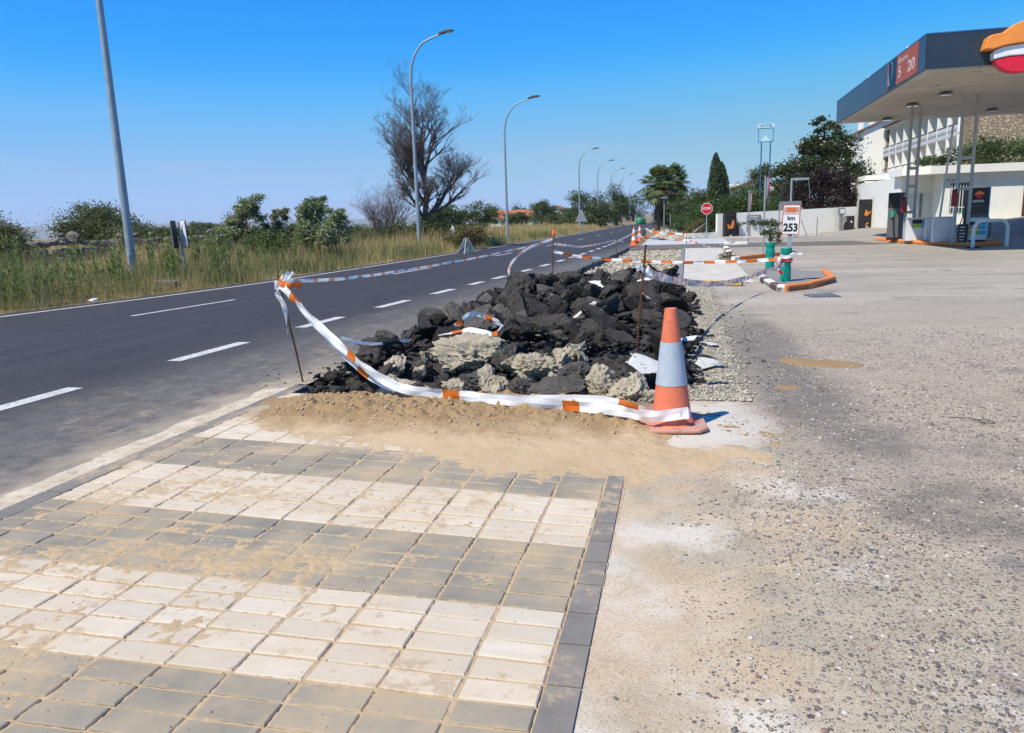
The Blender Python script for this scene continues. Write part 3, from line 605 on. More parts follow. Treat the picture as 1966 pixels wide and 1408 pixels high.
# crumbs round the heap
n = 2600; px = np.concatenate([rng.uniform(-.3, .85, n//2), rng.normal(-3.9, .35, n//2)]); py = rng.uniform(6.4, 15, n)
k = rng.rand(n) < np.exp(-np.abs(np.where(px > -2, px-.3, px+3.85))*2.6)
ps = .006+.02*rng.rand(n)**5
island_mat('asphalt_crumbs', [(0., (.012, .012, .013)), (.8, (.05, .047, .045)), (1., (.3, .27, .22))], .85)
tag(scatter('asphalt_crumbs', np.stack([px, py, np.where(px > -2, -.002, -.024)], -1)[k], ps[k], 'asphalt_crumbs', seed=8, flat=.7, jit=.4), 'black asphalt crumbs strewn beside the rubble heap', 'rubble', kind='stuff')
# chalky broken strip right of the heap and the pale rubble in the trench
island_mat('pale_gravel', [(0., (.17, .15, .12)), (.3, (.32, .28, .21)), (.7, (.45, .395, .29)), (1., (.58, .52, .41))], .95, .4)
tag(grid('broken_strip', np.arange(-.12, .64, .03), np.arange(6.35, 17.8, .06), lambda x, y: -.002+.012*fbm(x, y, 9, 4, 2.)-.03*min(1, max(0, x-.5+.06*fbm(0, y, 2.5, 4, 6.))/.08)-.03*min(1, max(0, 6.62+.2*fbm(x, 0, 3, 4, 8.)-y)/.15), 'rubble_bed'), kind='structure')
n = 9000; px = rng.uniform(-.1, .56, n)+.04*rng.randn(n); py = 6.45+rng.rand(n)**1.4*11.3; ps = .004+.017*rng.rand(n)**2.6
tag(scatter('chalky_gravel', np.stack([px, py, np.full(n, .004)], -1), ps, 'pale_gravel', seed=9, flat=.6, jit=.35), 'pale crushed gravel in the strip right of the heap', 'gravel', kind='stuff')
n = 13000; py = 14.2+rng.rand(n)**1.2*22.3; px = rng.uniform(-3.3+.02*(py-15), -.2); ps = .012+.06*rng.rand(n)**3
tag(scatter('trench_rubble', np.stack([px, py, -.1+.05*rng.rand(n)], -1), ps, 'pale_gravel', seed=10, flat=.75, sub=1, jit=.35), 'pale stony rubble filling the open trench', 'rubble', kind='stuff')
n = 900; py = rng.uniform(51, 84, n); px = rng.uniform(-2.4, 1.2, n)
tag(scatter('far_rubble', np.stack([px, py, 0*py+.02], -1), .04+.2*rng.rand(n)**3, 'pale_gravel', seed=13, flat=.6, jit=.3), 'far broken paving and rubble along the footway to the palms', 'rubble', kind='stuff')
# kerbs of the trench
kb = tag(link('trench_kerb', None), kind='structure')
y = 15.2
while y < 36.4:
    a, b_ = RE(y), RE(y+1.)
    B().add([(a-.02, y+.006, -.2), (a+.13, y+.006, -.2), (b_+.13, y+.994, -.2), (b_-.02, y+.994, -.2), (a-.02, y+.006, .09), (a+.13, y+.006, .10), (b_+.13, y+.994, .10), (b_-.02, y+.994, .09)],
       [(0, 3, 2, 1), (4, 5, 6, 7), (0, 1, 5, 4), (1, 2, 6, 5), (2, 3, 7, 6), (3, 0, 4, 7)]).build('kerb_stone', 'kerb_dark', kb, bev=.01); y += 1.
kr = tag(link('footway_kerb', None), kind='structure')
for k in range(17): B().box(-.24, -.10, 19.4+k+.006, 20.4+k-.006, -.2, .035+random.uniform(-.003, .003)).build('kerb_stone', 'kerb_grey', kr, bev=.01)
# ------------------------------------------------------------------ barrier posts, tape, cones
M('rusty_steel', (.16, .075, .04), (.10, .048, .028), 30., .9, .5, 200)
M('tape_white', (.92, .92, .90), (.85, .85, .84), 10., .45, .15, 30); M('tape_orange', (.80, .20, .03), (.70, .16, .03), 10., .45, .15, 30)
t = T('tape_thin'); t.fin((.74, .66, .62), .5); t.b.inputs['Alpha'].default_value = 1.; MT['tape_thin'] = t.m
def thin_sheet(nm):
    m = MT[nm]; nt = m.node_tree; b = nt.nodes['Principled BSDF']; tr = nt.nodes.new('ShaderNodeBsdfTranslucent'); ms = nt.nodes.new('ShaderNodeMixShader'); ms.inputs[0].default_value = .3
    if b.inputs['Base Color'].links: nt.links.new(b.inputs['Base Color'].links[0].from_socket, tr.inputs[0])
    else: tr.inputs[0].default_value = b.inputs['Base Color'].default_value
    nt.links.new(b.outputs[0], ms.inputs[1]); nt.links.new(tr.outputs[0], ms.inputs[2]); nt.links.new(ms.outputs[0], nt.nodes['Material Output'].inputs[0])
M('tape_pink', (.70, .36, .27), (.64, .32, .25), 10., .5)
for nm in ('tape_white', 'tape_orange', 'tape_pink', 'tape_thin'): thin_sheet(nm)
def rebar(base, top, label, r=.009, name='steel_bar'):
    b = B(); base, top = Vector(base), Vector(top); base = base-(top-base).normalized()*.08
    b.tube([base, base.lerp(top, .33)+Vector((.004, .003, 0)), base.lerp(top, .7)+Vector((-.003, .002, 0)), top], r, 8)
    L = (top-base).length; n = int(L/.03); d = (top-base)/n
    for i in range(n): c = base+d*(i+.5); b.tube([c-d*.12, c+d*.12], r*1.22, 8)
    return tag(b.build(name, 'rusty_steel', None, True, auto=40), label, 'bar', 'rusty bars holding the barrier tape')
B1 = AT(533, 528, 6.9); B2 = AT(1240, 470, 7.2); B3 = AT(1063, 449, 17.7)
rebar(G(580, 728), B1, 'leaning rusty steel bar at the front left corner of the rubble'); 
b2b = AT(1218, 718, 7.2); rebar(b2b, B2, 'rusty steel bar standing in the rubble behind the traffic cone', .0105)
rebar(G(1060, 548), B3, 'thin steel bar at the road side behind the heap, topped with orange', .011)
rebar(G(1184, 491), AT(1183, 458, 31.6), 'short steel bar on the trench kerb near the far cones', .012)
rebar(G(1318, 470), AT(1318, 448, 41.), 'far steel bar at the end of the pale slab crossing', .014)
rebar(G(1240, 458), AT(1239, 437, 52.), 'far steel bar on the road edge left of the slab crossing', .016)
def tape(ctrl, w, label, mats=('tape_white', 'tape_orange'), per=(.32, .13), up=None, n=80, off=0., twist=(0, 0), name='barrier_tape'):
    P = crv(ctrl, n); V = []; F = []; mi = []; s = off; rsq = random.Random(len(P)+int(w*1000)+int(ctrl[0][0]*100))
    ups = up if up else Vector((0, 0, 1)); ph = rsq.random()*6
    for i, p in enumerate(P):
        d = (P[min(i+1, n)]-P[max(i-1, 0)]).normalized(); u = Vector(ups); u = (u-d*u.dot(d)).normalized(); b_ = d.cross(u)
        a = twist[0]+(twist[1]-twist[0])*i/n+.28*math.sin(i*.23+ph)+.12*math.sin(i*.9+ph*2); nn = u*math.cos(a)+b_*math.sin(a); mm = d.cross(nn)
        fold = .13*w*math.sin(i*.37+ph)
        V += [p-nn*w/2, p+mm*fold, p+nn*w/2]
        if i:
            s += (P[i]-P[i-1]).length; k = 1 if (s % (per[0]+per[1])) > per[0] else 0
            F += [(3*i-3, 3*i, 3*i+1, 3*i-2), (3*i-2, 3*i+1, 3*i+2, 3*i-1)]; mi += [k, k]
    b = B(); b.v = [tuple(v) for v in V]; b.f = F; b.m = mi
    o = b.build(name, list(mats), None, False)
    return tag(o, label, 'tape', 'red and white barrier tapes')
# near span: from the leaning bar down over the sand to the cone, two strands
near = [(537, 543, 6.88), (575, 588, 6.68), (640, 652, 6.35), (700, 705, 6.12), (770, 745, 6.02), (850, 768, 5.98), (950, 783, 5.9), (1080, 793, 5.76), (1180, 799, 5.6), (1245, 800, 5.43), (1322, 793, 5.46)]
lift = lambda P, e: [Vector((p.x, p.y, max(p.z, float(heapz(np.array([p.x]), np.array([p.y]))[0])+e))) for p in P]
tape(lift([AT(*p) for p in near], .045), .085, 'wide white tape sweeping from the leaning bar across the sand to the cone', per=(.95, .14), off=.72, n=140)
near2 = [(545, 548, 6.9), (600, 618, 6.7), (660, 683, 6.38), (730, 736, 6.2), (800, 762, 6.12), (880, 779, 6.08), (1000, 789, 5.98), (1150, 792, 5.86), (1240, 788, 5.78), (1290, 786, 5.7)]
tape(lift([AT(*p) for p in near2], .04), .06, 'second tape strand hanging behind the wide white tape to the cone', per=(1.1, .15), off=.95, n=120)
for k, (dx, dy, w) in enumerate(((8, -16, .03), (20, -14, .035), (30, -12, .03))):
    tape([AT(535+k*4, 540, 6.88), AT(538+dx*.5, 533, 6.87), AT(533+dx, 535+dy, 6.86+.02*k)], w, ('left', 'middle', 'right')[k]+'most loose white tape end knotted at the leaning bar', n=14, per=(9, .1), name='tape_end')
tape([AT(534, 540, 6.87), AT(545, 546, 6.84), AT(565, 549, 6.85), AT(580, 546, 6.9)], .06, 'orange tape loop knotted round the leaning bar', per=(.01, 9), n=24, name='tape_knot')
tape([AT(532, 540, 6.86), AT(533, 565, 6.86), AT(546, 590, 6.88), AT(552, 640, 6.9)], .05, 'white tape tail hanging down the leaning bar', per=(9, .1), n=24, name='tape_end')
tape([AT(540, 540, 6.9), AT(650, 536, 8.6), AT(760, 522, 11.), AT(860, 505, 13.4), AT(960, 486, 15.6), AT(1061, 462, 17.7)], .04, 'long tape along the road from the leaning bar to the flagged bar', ('tape_white', 'tape_pink'), (.35, .18), n=150)
tape([AT(1060, 458, 17.7), AT(1000, 486, 17.4), AT(978, 515, 17.), AT(985, 535, 16.6), AT(1030, 533, 16.6), AT(1058, 531, 17.4)], .06, 'slack tape loop drooping over the kerb left of the flagged bar', ('tape_thin', 'tape_pink'), (.3, .2), n=60, twist=(0, 2.))
tape([AT(1063, 483, 17.7), AT(1105, 492, 17.9), AT(1180, 499, 18.2), AT(1280, 504, 18.), AT(1400, 503, 17.7), AT(1508, 497, 17.1)], .07, 'striped orange and white tape crossing above the heap to the green post base', per=(.24, .24), n=150)
tape([AT(1062, 468, 17.7), AT(1110, 474, 22.), AT(1130, 472, 26.), AT(1183, 462, 31.6), AT(1198, 465, 32.5)], .06, 'faint tape from the flagged bar to the short kerb bar', ('tape_thin', 'tape_pink'), (.5, .3), n=60)
tape([AT(1234, 522, 7.2), AT(1262, 530, 8.), AT(1310, 541, 10.), AT(1380, 545, 12.6), AT(1440, 532, 15.), AT(1505, 508, 17.1)], .09, 'creased translucent tape from the rusty bar to the green post base', ('tape_thin', 'tape_pink'), (.03, .02), n=200)
for k, (p, q) in enumerate((((1236, 520, 7.17), (1222, 516, 7.1)), ((1240, 520, 7.17), (1247, 530, 7.1)))):
    tape([AT(*p), AT((p[0]+q[0])/2, p[1]-6, 7.1), AT(*q)], .05, ('left', 'right')[k]+' crumpled white tape end tied on the rusty bar in the heap', n=12, per=(9, .1), name='tape_end')
# loose tape on the rubble
tape([AT(872, 630, 7.5), AT(905, 604, 7.6), AT(935, 610, 7.5), AT(966, 627, 7.35), AT(948, 642, 7.2), AT(900, 634, 7.2), AT(842, 645, 7.15)], .07, 'crumpled tape loop lying on the rubble behind the pale lump', per=(.3, .1), off=.25, n=70, twist=(0, 1.4))
tape([AT(655, 648, 6.4), AT(690, 658, 6.6), AT(730, 660, 6.9), AT(795, 653, 7.2)], .03, 'thin white tape stretched from the near tape to the heap', per=(.9, .1), n=30)
# far tapes
tape([AT(1220, 452, 40.), AT(1250, 458, 40.5), AT(1290, 461, 41.), AT(1318, 461, 41.)], .09, 'far tape from the second cone to the bar at the slab crossing', per=(.5, .4), n=40)
tape([AT(1318, 460, 41.), AT(1345, 469, 39.), AT(1365, 476, 37.), AT(1385, 470, 38.5)], .08, 'far tape trailing on the ground by the slab crossing', per=(.5, .4), n=40)
tape([AT(1239, 440, 52.), AT(1260, 447, 52.), AT(1290, 449, 52.), AT(1330, 450, 52.)], .14, 'far striped tape across the footway before the palms', per=(.5, .5), n=50)
tape([AT(1330, 447, 50), AT(1345, 436, 50), AT(1354, 429, 51)], .05, 'pale tape tied to the stop sign post', ('tape_thin', 'tape_pink'), (2, .1), n=16)
tape([AT(1466, 447, 31), AT(1472, 462, 27), AT(1480, 473, 21)], .04, 'white tape from the tall sign pole down to the green post base', n=16, per=(9, .1))
tape([AT(1464, 447, 31), AT(1430, 458, 34), AT(1400, 468, 38)], .05, 'slack pale tape left of the tall sign pole', ('tape_thin', 'tape_pink'), (2, .1), n=20)
# cones
M('cone_orange', (.72, .19, .10), (.62, .16, .085), 9., .6, .15, 40, dirt=((.25, .1, .07), .56, .6)); M('cone_grey', (.42, .48, .56), (.36, .42, .5), 9., .5, .1, 60, dirt=((.2, .21, .24), .6, .5))
M('cone_base', (.58, .25, .17), (.46, .27, .2), 6., .75, .2, 40, dirt=((.17, .13, .11), .52, .6)); M('cone_bright', (.85, .16, .04), None, 5., .6); M('cone_white', (.8, .8, .8), None, 5., .5)
M('black_rubber', (.02, .02, .02), (.04, .038, .036), 8., .85)
def cone(loc, hgt, r0_, r1_, half, bands, label, lean=(0, 0), rz=0., mats=('cone_orange', 'cone_grey', 'cone_base')):
    t = thing('traffic_cone', label, 'traffic cone', loc, rz, 'traffic cones'); t.rotation_euler = (lean[0], lean[1], rz)
    bt = .035*hgt/.9; c = half*.28
    poly = [(half-c, -half), (half, -half+c), (half, half-c), (half-c, half), (-half+c, half), (-half, half-c), (-half, -half+c), (-half+c, -half)]
    B().prism(poly, 'z', .002, bt).build('base', mats[2], t, bev=.012)
    rad = lambda z: r0_+(r1_-r0_)*(z-bt)/(hgt-bt)
    prof = [(r0_*1.25, bt), (r0_*1.06, bt+.02*hgt), (rad(bt+.06*hgt), bt+.06*hgt)]
    zs = [bt+.06*hgt]+[bt+(hgt-bt)*b for b in bands]+[hgt]
    B().lathe(prof+[(rad(zs[1]), zs[1])], 40).build('body', mats[0], t, True, auto=40)
    for i in range(1, len(zs)-1):
        b = B(); m = mats[1] if i % 2 else mats[0]; e = .003 if i % 2 else 0
        b.lathe([(rad(zs[i])+e, zs[i]+.0005), (rad(zs[i+1])+e, zs[i+1]-.0005)], 40)
        if i == len(zs)-2: b.lathe([(rad(hgt)*.98, hgt-.003), (rad(hgt)*.8, hgt-.001), (rad(hgt)*.78, hgt-.02)], 40)
        b.build('reflective_band' if i % 2 else 'body_section', m, t, True, auto=40)
    return t
cone((-.095, 5.62, 0), .885, .15, .043, .245, (.34, .715), 'large faded orange cone with grey reflective band at the rubble', (.02, -.02), .12)
cone(G(1217, 475)+Vector((0, 0, .09)), .95, .15, .03, .24, (.25, .45, .65, .85), 'small far orange cone with white bands standing on the trench kerb', mats=('cone_bright', 'cone_white', 'cone_bright'))
cone(G(1228, 464)+Vector((0, 0, .01)), 1.0, .16, .03, .3, (.25, .45, .65, .85), 'far orange cone with black base behind the cone on the kerb', mats=('cone_bright', 'cone_white', 'black_rubber'))
tape([AT(1305, 797, 5.45), AT(1322, 795, 5.5), AT(1323, 788, 5.62), AT(1300, 783, 5.74)], .07, 'tape end wrapped round the foot of the large cone', per=(9, .1), n=20, name='tape_end')
# orange tip on the flagged bar
b = B(); b.lathe([(.03, 0), (.05, .05), (.025, .1), (.012, .2)], 12); b.build('bar_cap', 'cone_bright', None, True, loc=B3-Vector((0, 0, .06)))
o = bpy.data.objects['bar_cap']; tag(o, 'orange plastic cap on top of the thin bar behind the heap', 'cap')
# yellow beam with black marks
M('yellow_board', (.55, .36, .10), (.44, .29, .1), 6., .8, .2, 40); M('black_paint', (.02, .02, .02), (.035, .035, .035), 9., .6)
tb = thing('striped_beam', 'yellow beam with black stripes lying across the concrete footway', 'beam', (0, 0, 0))
p0, p1 = G(1306, 546), G(1424, 549)
ang = math.atan2(p1.y-p0.y, p1.x-p0.x); tb.location = p0+Vector((0, 0, .006)); tb.rotation_euler = (0, 0, ang); L = (p1-p0).length
b = B(); b.prism([(-.03, 0), (.1, 0), (.1, .09), (.02, .1), (-.03, .05)], 'x', 0, L-.12); b.prism([(-.03, 0), (.1, 0), (.1, .17), (.02, .18), (-.03, .06)], 'x', L-.12, L); b.build('board', 'yellow_board', tb, bev=.006)
for k in range(6): bx('stripe', 'black_paint', tb, .08+k*.18, .17+k*.18, -.034, -.02, .004, .03)
# ------------------------------------------------------------------ vegetation
LEAF('leaf_dark', (.026, .048, .018), (.06, .095, .032), (.1, .13, .05)); LEAF('leaf_mid', (.035, .06, .018), (.07, .11, .03), (.12, .15, .05))
LEAF('leaf_olive', (.045, .055, .022), (.09, .1, .042), (.14, .135, .065)); LEAF('leaf_silver', (.12, .165, .075), (.24, .29, .16), (.38, .42, .27))
LEAF('leaf_purple', (.012, .006, .008), (.026, .011, .014), (.05, .02, .022), trans=.1); LEAF('leaf_brown', (.10, .055, .022), (.2, .12, .045), (.28, .18, .08))
LEAF('leaf_glossy', (.014, .03, .012), (.032, .058, .02), (.075, .065, .03), .35); LEAF('leaf_palm', (.025, .05, .016), (.07, .115, .035), (.16, .2, .08), .45)
LEAF('leaf_rose', (.03, .06, .02), (.06, .09, .03), (.12, .05, .03)); LEAF('leaf_hedge', (.02, .045, .012), (.045, .09, .022), (.085, .13, .03))
LEAF('grass_dry', (.40, .275, .11), (.56, .41, .18), (.7, .55, .29), .8, .3); LEAF('grass_green', (.045, .085, .022), (.095, .145, .042), (.2, .23, .085), .7, .3); LEAF('grass_grey', (.18, .18, .07), (.29, .28, .13), (.4, .37, .19), .7, .3)
M('bark', (.11, .085, .065), (.06, .048, .038), 12., .95, .8, 30); M('bark_grey', (.15, .125, .11), (.09, .075, .068), 12., .95, .7, 30); M('twig_grey', (.19, .15, .145), (.12, .095, .09), 5., .95)
def leaves(P, size, rs, flat=.35, asp=.5, N=None):
    n = len(P); d = rs.randn(n, 3); d[:, 2] *= .6; d /= np.linalg.norm(d, axis=1)[:, None]
    q = rs.randn(n, 3); q[:, 2] = np.abs(q[:, 2])+flat; b = np.cross(d, q); b /= np.linalg.norm(b, axis=1)[:, None]+1e-6
    s = (size*rs.uniform(.6, 1.35, n))[:, None]
    return np.stack([P-d*s*.5, P+b*s*asp*.5+d*s*.05, P+d*s*.5, P-b*s*asp*.5+d*s*.05], 1)
def crown_pts(blobs, n, rs, clump=.26, nclump=26):
    n = int(n*1.35); clump *= .8
    vol = np.array([b[3]*b[4]*b[5] for b in blobs])**.75; vol /= vol.sum(); out = []; cen = []
    for b, w in zip(blobs, vol):
        m = max(20, int(n*w)); k = max(6, int(nclump*w*len(blobs)**.5)); c = rs.randn(k, 3); c /= np.linalg.norm(c, axis=1)[:, None]; c[:, 2] = np.where(c[:, 2] < -.85, -c[:, 2]*.5, c[:, 2])
        c *= rs.uniform(.45, 1.0, k)[:, None]; idx = rs.randint(0, k, m); cs = rs.uniform(.7, 1.3, k)*clump
        p = c[idx]+rs.randn(m, 3)*cs[idx][:, None]*np.array([1, 1, .75]); p = p*np.array(b[3:6])+np.array(b[:3]); out.append(p); cen += [Vector(np.array(b[:3])+q*np.array(b[3:6])*.8) for q in c[:8]]
    return np.vstack(out), cen
def tree(name, label, cat, base, blobs, n, size, mat, trunk=.15, seed=1, clump=.26, nclump=40, group=None, bark='bark', asp=.5, limbs=10, mat2=None, frac2=0., flat=.35):
    rs = np.random.RandomState(seed); base = Vector(base); t = thing(name, label, cat, base, 0, group)
    P, cen = crown_pts(blobs, n, rs, clump, nclump); P[:, 2] = np.maximum(P[:, 2], .04)
    V = leaves(P, size*.88, rs, flat, asp)
    if mat2: mi = (rs.rand(len(V)) < frac2).astype(int); polymesh('crown', V, [mat, mat2], t, mi=mi)
    else: polymesh('crown', V, mat, t)
    b = B(); top = max(bl[2] for bl in blobs); zc = np.mean([bl[2] for bl in blobs]); cx = np.mean([bl[0] for bl in blobs])*.5
    b.tube([(0, 0, -.15), (cx*.2, .02, zc*.35), (cx*.6, 0, zc*.7), (cx, 0, top)], [trunk*1.25, trunk, trunk*.8, trunk*.3], 8)
    for c in cen[:limbs]:
        s0 = Vector((cx*.4, 0, zc*random.uniform(.35, .7))); b.tube([s0, s0.lerp(c, .5)+Vector((0, 0, .1)), c], [trunk*.5, trunk*.32, trunk*.1], 5)
    b.build('trunk', bark, t, True); return t
def onland(px, py, Y): p = AT(px, py, Y); return Vector((p.x, Y, zland(p.x, Y)))
# evergreen bushes and young trees behind the left verge
tree('bush', 'bush with rusty brown patches cut by the left picture edge', 'bush', (-25.6, 23.6, .05), [(0, 0, 1.2, 1.5, 1.4, 1.1), (.5, 0, .7, 1.2, 1.2, .7), (-.5, 0, 1.6, 1.0, 1.0, .85)], 9000, .13, 'leaf_olive', .12, 1, mat2='leaf_brown', frac2=.3)
tree('evergreen_bush', 'round dark evergreen oak bush rising above the field wall', 'bush', (-39., 45, 0), [(0, 0, 2.1, 2.6, 2., 1.6), (-1.2, 0, 1.5, 1.6, 1.5, 1.3), (1.6, 0, 1.5, 1.8, 1.4, 1.2)], 15000, .19, 'leaf_olive', .2, 2)
tree('spreading_shrub', 'low wide spreading shrub behind the nearest lamp post', 'shrub', (-34.6, 44, .1), [(0, 0, 1.25, 3.0, 1.6, .75), (-2.2, 0, 1.2, 1.6, 1.4, .8), (2.3, 0, 1.0, 1.6, 1.3, .6)], 11000, .17, 'leaf_olive', .12, 3, mat2='leaf_dark', frac2=.35)
tree('pale_shrub', 'pale dry bush behind the small sign post', 'shrub', (-29.4, 46, .1), [(0, 0, 1.3, 1.3, 1., .8)], 1800, .15, 'grass_dry', .05, 4, clump=.2)
SAP = 'young trees of heaven on the verge'
def sapling(px, py, Y, h, w, seed, label, mat='leaf_silver', mat2=None, f2=0., n=2600):
    b = onland(px, py, Y); bl = [(0, 0, h*.5, w*.85, w*.75, h*.32), (w*.12, 0, h*.78, w*.62, w*.5, h*.2), (-w*.4, 0, h*.42, w*.5, w*.5, h*.22)]
    tree('young_tree', label, 'young tree', b, bl, int(n*1.7), .19, mat, .035, seed, .2, 26, SAP, 'bark_grey', .3, 8, mat2, f2)
sapling(478, 470, 31, 3.1, 1.15, 11, 'young tree with yellowing top left of the other saplings', 'leaf_silver', 'leaf_brown', .2, 3600)
sapling(535, 470, 32, 2.5, .9, 12, 'sparse young tree with a brown top between two fuller ones', 'leaf_silver', 'leaf_brown', .4, 1700)
sapling(600, 465, 32, 3.1, 1.1, 13, 'tallest silvery green young tree right of the sparse one', n=3600)
sapling(645, 465, 31, 2.4, .85, 14, 'silvery young tree nearest to the dead tree', n=2400)
sapling(420, 485, 30, 1.5, .75, 15, 'knee high silvery sapling beside the field wall', n=1300)
tree('dark_shrub', 'dark low shrub under the sparse young tree', 'shrub', onland(515, 475, 29.5), [(0, 0, .75, .9, .8, .7)], 2600, .12, 'leaf_mid', .05, 16)
for k, (px_, Y_, w_, h_, lab) in enumerate(((330, 60, 2.6, 1.9, 'scrubby bush right behind the small sign post'), (395, 66, 3.2, 1.8, 'low scrub bush between the sign post and the saplings'), (450, 58, 2.2, 1.7, 'rounded scrub left of the yellowing sapling'), (560, 60, 2.8, 2.0, 'green scrub seen between the saplings'), (690, 56, 2.4, 1.6, 'low green scrub left of the dead tree'), (725, 50, 2., 1.5, 'scrub at the left foot of the dead tree'), (30, 40, 2.2, 2.2, 'small bush behind the left edge bush'), (215, 52, 3., 1.7, 'olive scrub behind the nearest lamp post'))):
    tree('scrub_bush', lab, 'bush', onland(px_, 450, Y_), [(0, 0, h_*.5, w_*.5, w_*.45, h_*.45), (w_*.35, 0, h_*.35, w_*.35, w_*.3, h_*.33), (-w_*.35, 0, h_*.38, w_*.35, w_*.3, h_*.33)], 2600, .15, 'leaf_olive' if k % 2 else 'leaf_mid', .05, 60+k, mat2='leaf_dark', frac2=.3)
# the dead tree with its thicket
def dead_tree():
    t = thing('dead_tree', 'large leafless grey tree standing above the green thicket', 'tree', (-15.9, 45, 0)); rs = random.Random(8); big = B(); tw = B()
    def grow(p, d, L, r, lev, tgt):
        n = 4; pts = [p]; rad = [r]
        for i in range(n):
            d = (d+Vector((rs.uniform(-.2, .2), rs.uniform(-.2, .2), rs.uniform(-.06, .23 if lev < 3 else .1)))).normalized(); p = p+d*L/n; pts.append(p); rad.append(max(.0045, r*(1-.55*(i+1)/n)))
        (big if lev < 2 else tw).tube(pts, rad, 7 if lev < 2 else 3, cap=False)
        if lev >= 6: return
        kids = (5, 6, 6, 5, 4, 3)[lev]
        for k in range(kids):
            a = rs.uniform(.35, 1.); q = pts[min(n, int(a*n+.5))]; az = rs.uniform(0, 6.28); sp = rs.uniform(.5, .95)
            nd = (d+Vector((math.cos(az), math.sin(az), rs.uniform(-.1, .35)))*sp).normalized(); grow(q, nd, L*rs.uniform(.48, .68), rad[min(n, int(a*n+.5))]*.68, lev+1, 0)
    grow(Vector((0, 0, -.2)), Vector((.1, 0, 1)), 3.7, .24, 0, 0)
    grow(Vector((.2, .2, 1.6)), Vector((.55, .1, .8)), 3.0, .17, 1, 0)
    grow(Vector((.1, 0, 2.6)), Vector((-.3, 0, 1)), 3.2, .13, 1, 0)
    grow(Vector((.3, 0, 3.6)), Vector((.1, .1, 1)), 3.4, .15, 1, 0)
    grow(Vector((.9, 0, 2.2)), Vector((.95, .1, .35)), 2.2, .12, 2, 0)
    grow(Vector((.3, 0, 4.4)), Vector((.5, 0, .9)), 2.6, .13, 2, 0)
    for k in range(22):
        az = rs.uniform(-.6, .6); grow(Vector((-2.1+rs.uniform(-.7, .7), rs.uniform(-.5, .5), 0)), Vector((rs.uniform(-.55, .3), rs.uniform(-.2, .2), 1)), rs.uniform(1.7, 2.5), .04, 3, 0)
    big.build('trunk', 'bark_grey', t, True); tw.build('branches', 'twig_grey', t)
dead_tree()
tree('ivy_thicket', 'dark green thicket round the foot of the dead tree', 'thicket', (-15.2, 44.6, 0), [(0, 0, 1.1, 1.1, 1., 1.15), (-1.8, 0, .8, 1.5, 1.1, .85), (-3.4, 0, .55, 1.3, 1., .6), (.9, 0, .8, .8, .8, .8)], 12000, .13, 'leaf_dark', .1, 17, mat2='leaf_olive', frac2=.4)
tree('olive_scrub', 'low olive coloured scrub left of the thicket', 'shrub', (-19.6, 44.6, 0), [(0, 0, .6, 1.4, 1., .55), (1.4, 0, .5, 1.2, .9, .5)], 3600, .13, 'leaf_olive', .05, 18)
tree('dry_bush', 'brown and green dry bush behind the folded triangle sign', 'bush', onland(908, 470, 42), [(0, 0, .85, 1.0, .9, .75), (-.8, 0, .8, .8, .8, .6)], 4200, .12, 'leaf_olive', .06, 19, mat2='leaf_brown', frac2=.45)
FAR = 'trees far behind the verge'
def far_tree(px, py, Y, w, h, seed, label, mat='leaf_dark', n=5200, size=.34, mat2='leaf_mid', name='far_tree', lob=3):
    b = onland(px, py, Y); rs = np.random.RandomState(seed*7); bl = [(0, 0, h*.55, w*.5, w*.45, h*.42), (0, 0, h*.22, w*.42, w*.4, h*.25)]
    for k in range(lob): bl.append((rs.uniform(-.35, .35)*w, rs.uniform(-.2, .2)*w, h*rs.uniform(.2, .75), w*.32, w*.3, h*.28))
    tree(name, label, 'tree', b, bl, n, size, mat, .03*h+.05, seed, .24, 44, FAR, mat2=mat2, frac2=.3)
far_tree(848, 430, 92, 5.5, 3.6, 21, 'dark tree right behind the dead tree'); far_tree(880, 428, 130, 3.2, 3., 22, 'small dark tree right of the one behind the dead tree', n=2500)
far_tree(921, 428, 120, 5.6, 4.6, 23, 'round dark tree left of the red roofed house')
far_tree(990, 434, 112, 4.4, 2.6, 24, 'low round bush standing before the red roofed house', n=3000)
far_tree(1040, 432, 150, 5.6, 5.4, 25, 'green tree between the red roofed house and the white gabled house')
far_tree(993, 420, 200, 4.6, 5.6, 26, 'pointed tree behind the red roof', n=2500, size=.45); far_tree(1010, 420, 205, 4.5, 4.6, 27, 'low tree top behind the right end of the red roof', n=2000, size=.45)
far_tree(1082, 434, 150, 6.5, 3.6, 28, 'broad low tree before the white gabled house', n=3600); far_tree(1062, 436, 120, 3.2, 2.2, 29, 'grey bush before the white gabled house', 'leaf_olive', 2000)
far_tree(1132, 436, 128, 6.0, 6.6, 30, 'tall dark tree left of the lamp row', n=6000); far_tree(1152, 437, 118, 5., 4.4, 31, 'brownish lower tree among the lamp row', 'leaf_olive', 3500); far_tree(1183, 436, 140, 5.4, 7.6, 32, 'tall dark tree right behind the lamp row', n=6000)
far_tree(1108, 437, 135, 5., 3.4, 33, 'low dark tree beside the fourth lamp post', n=3000)
far_tree(1216, 432, 230, 9., 8.5, 34, 'distant tree at the bend of the road', n=3500, size=.5); far_tree(1330, 432, 190, 9., 8., 35, 'distant grey green tree behind the palms', 'leaf_olive', 3500, .5)
for k, (px, Y, w, h) in enumerate(((375, 210, 7, 4.6), (393, 215, 5, 4.2), (415, 230, 8, 3.6))):
    far_tree(px, 437, Y, w, h, 36+k, ('distant tree left of the far shed on the plain', 'narrow distant tree between two others on the plain', 'low distant tree nearest to the far shed')[k], 'leaf_olive', 1500, .6)
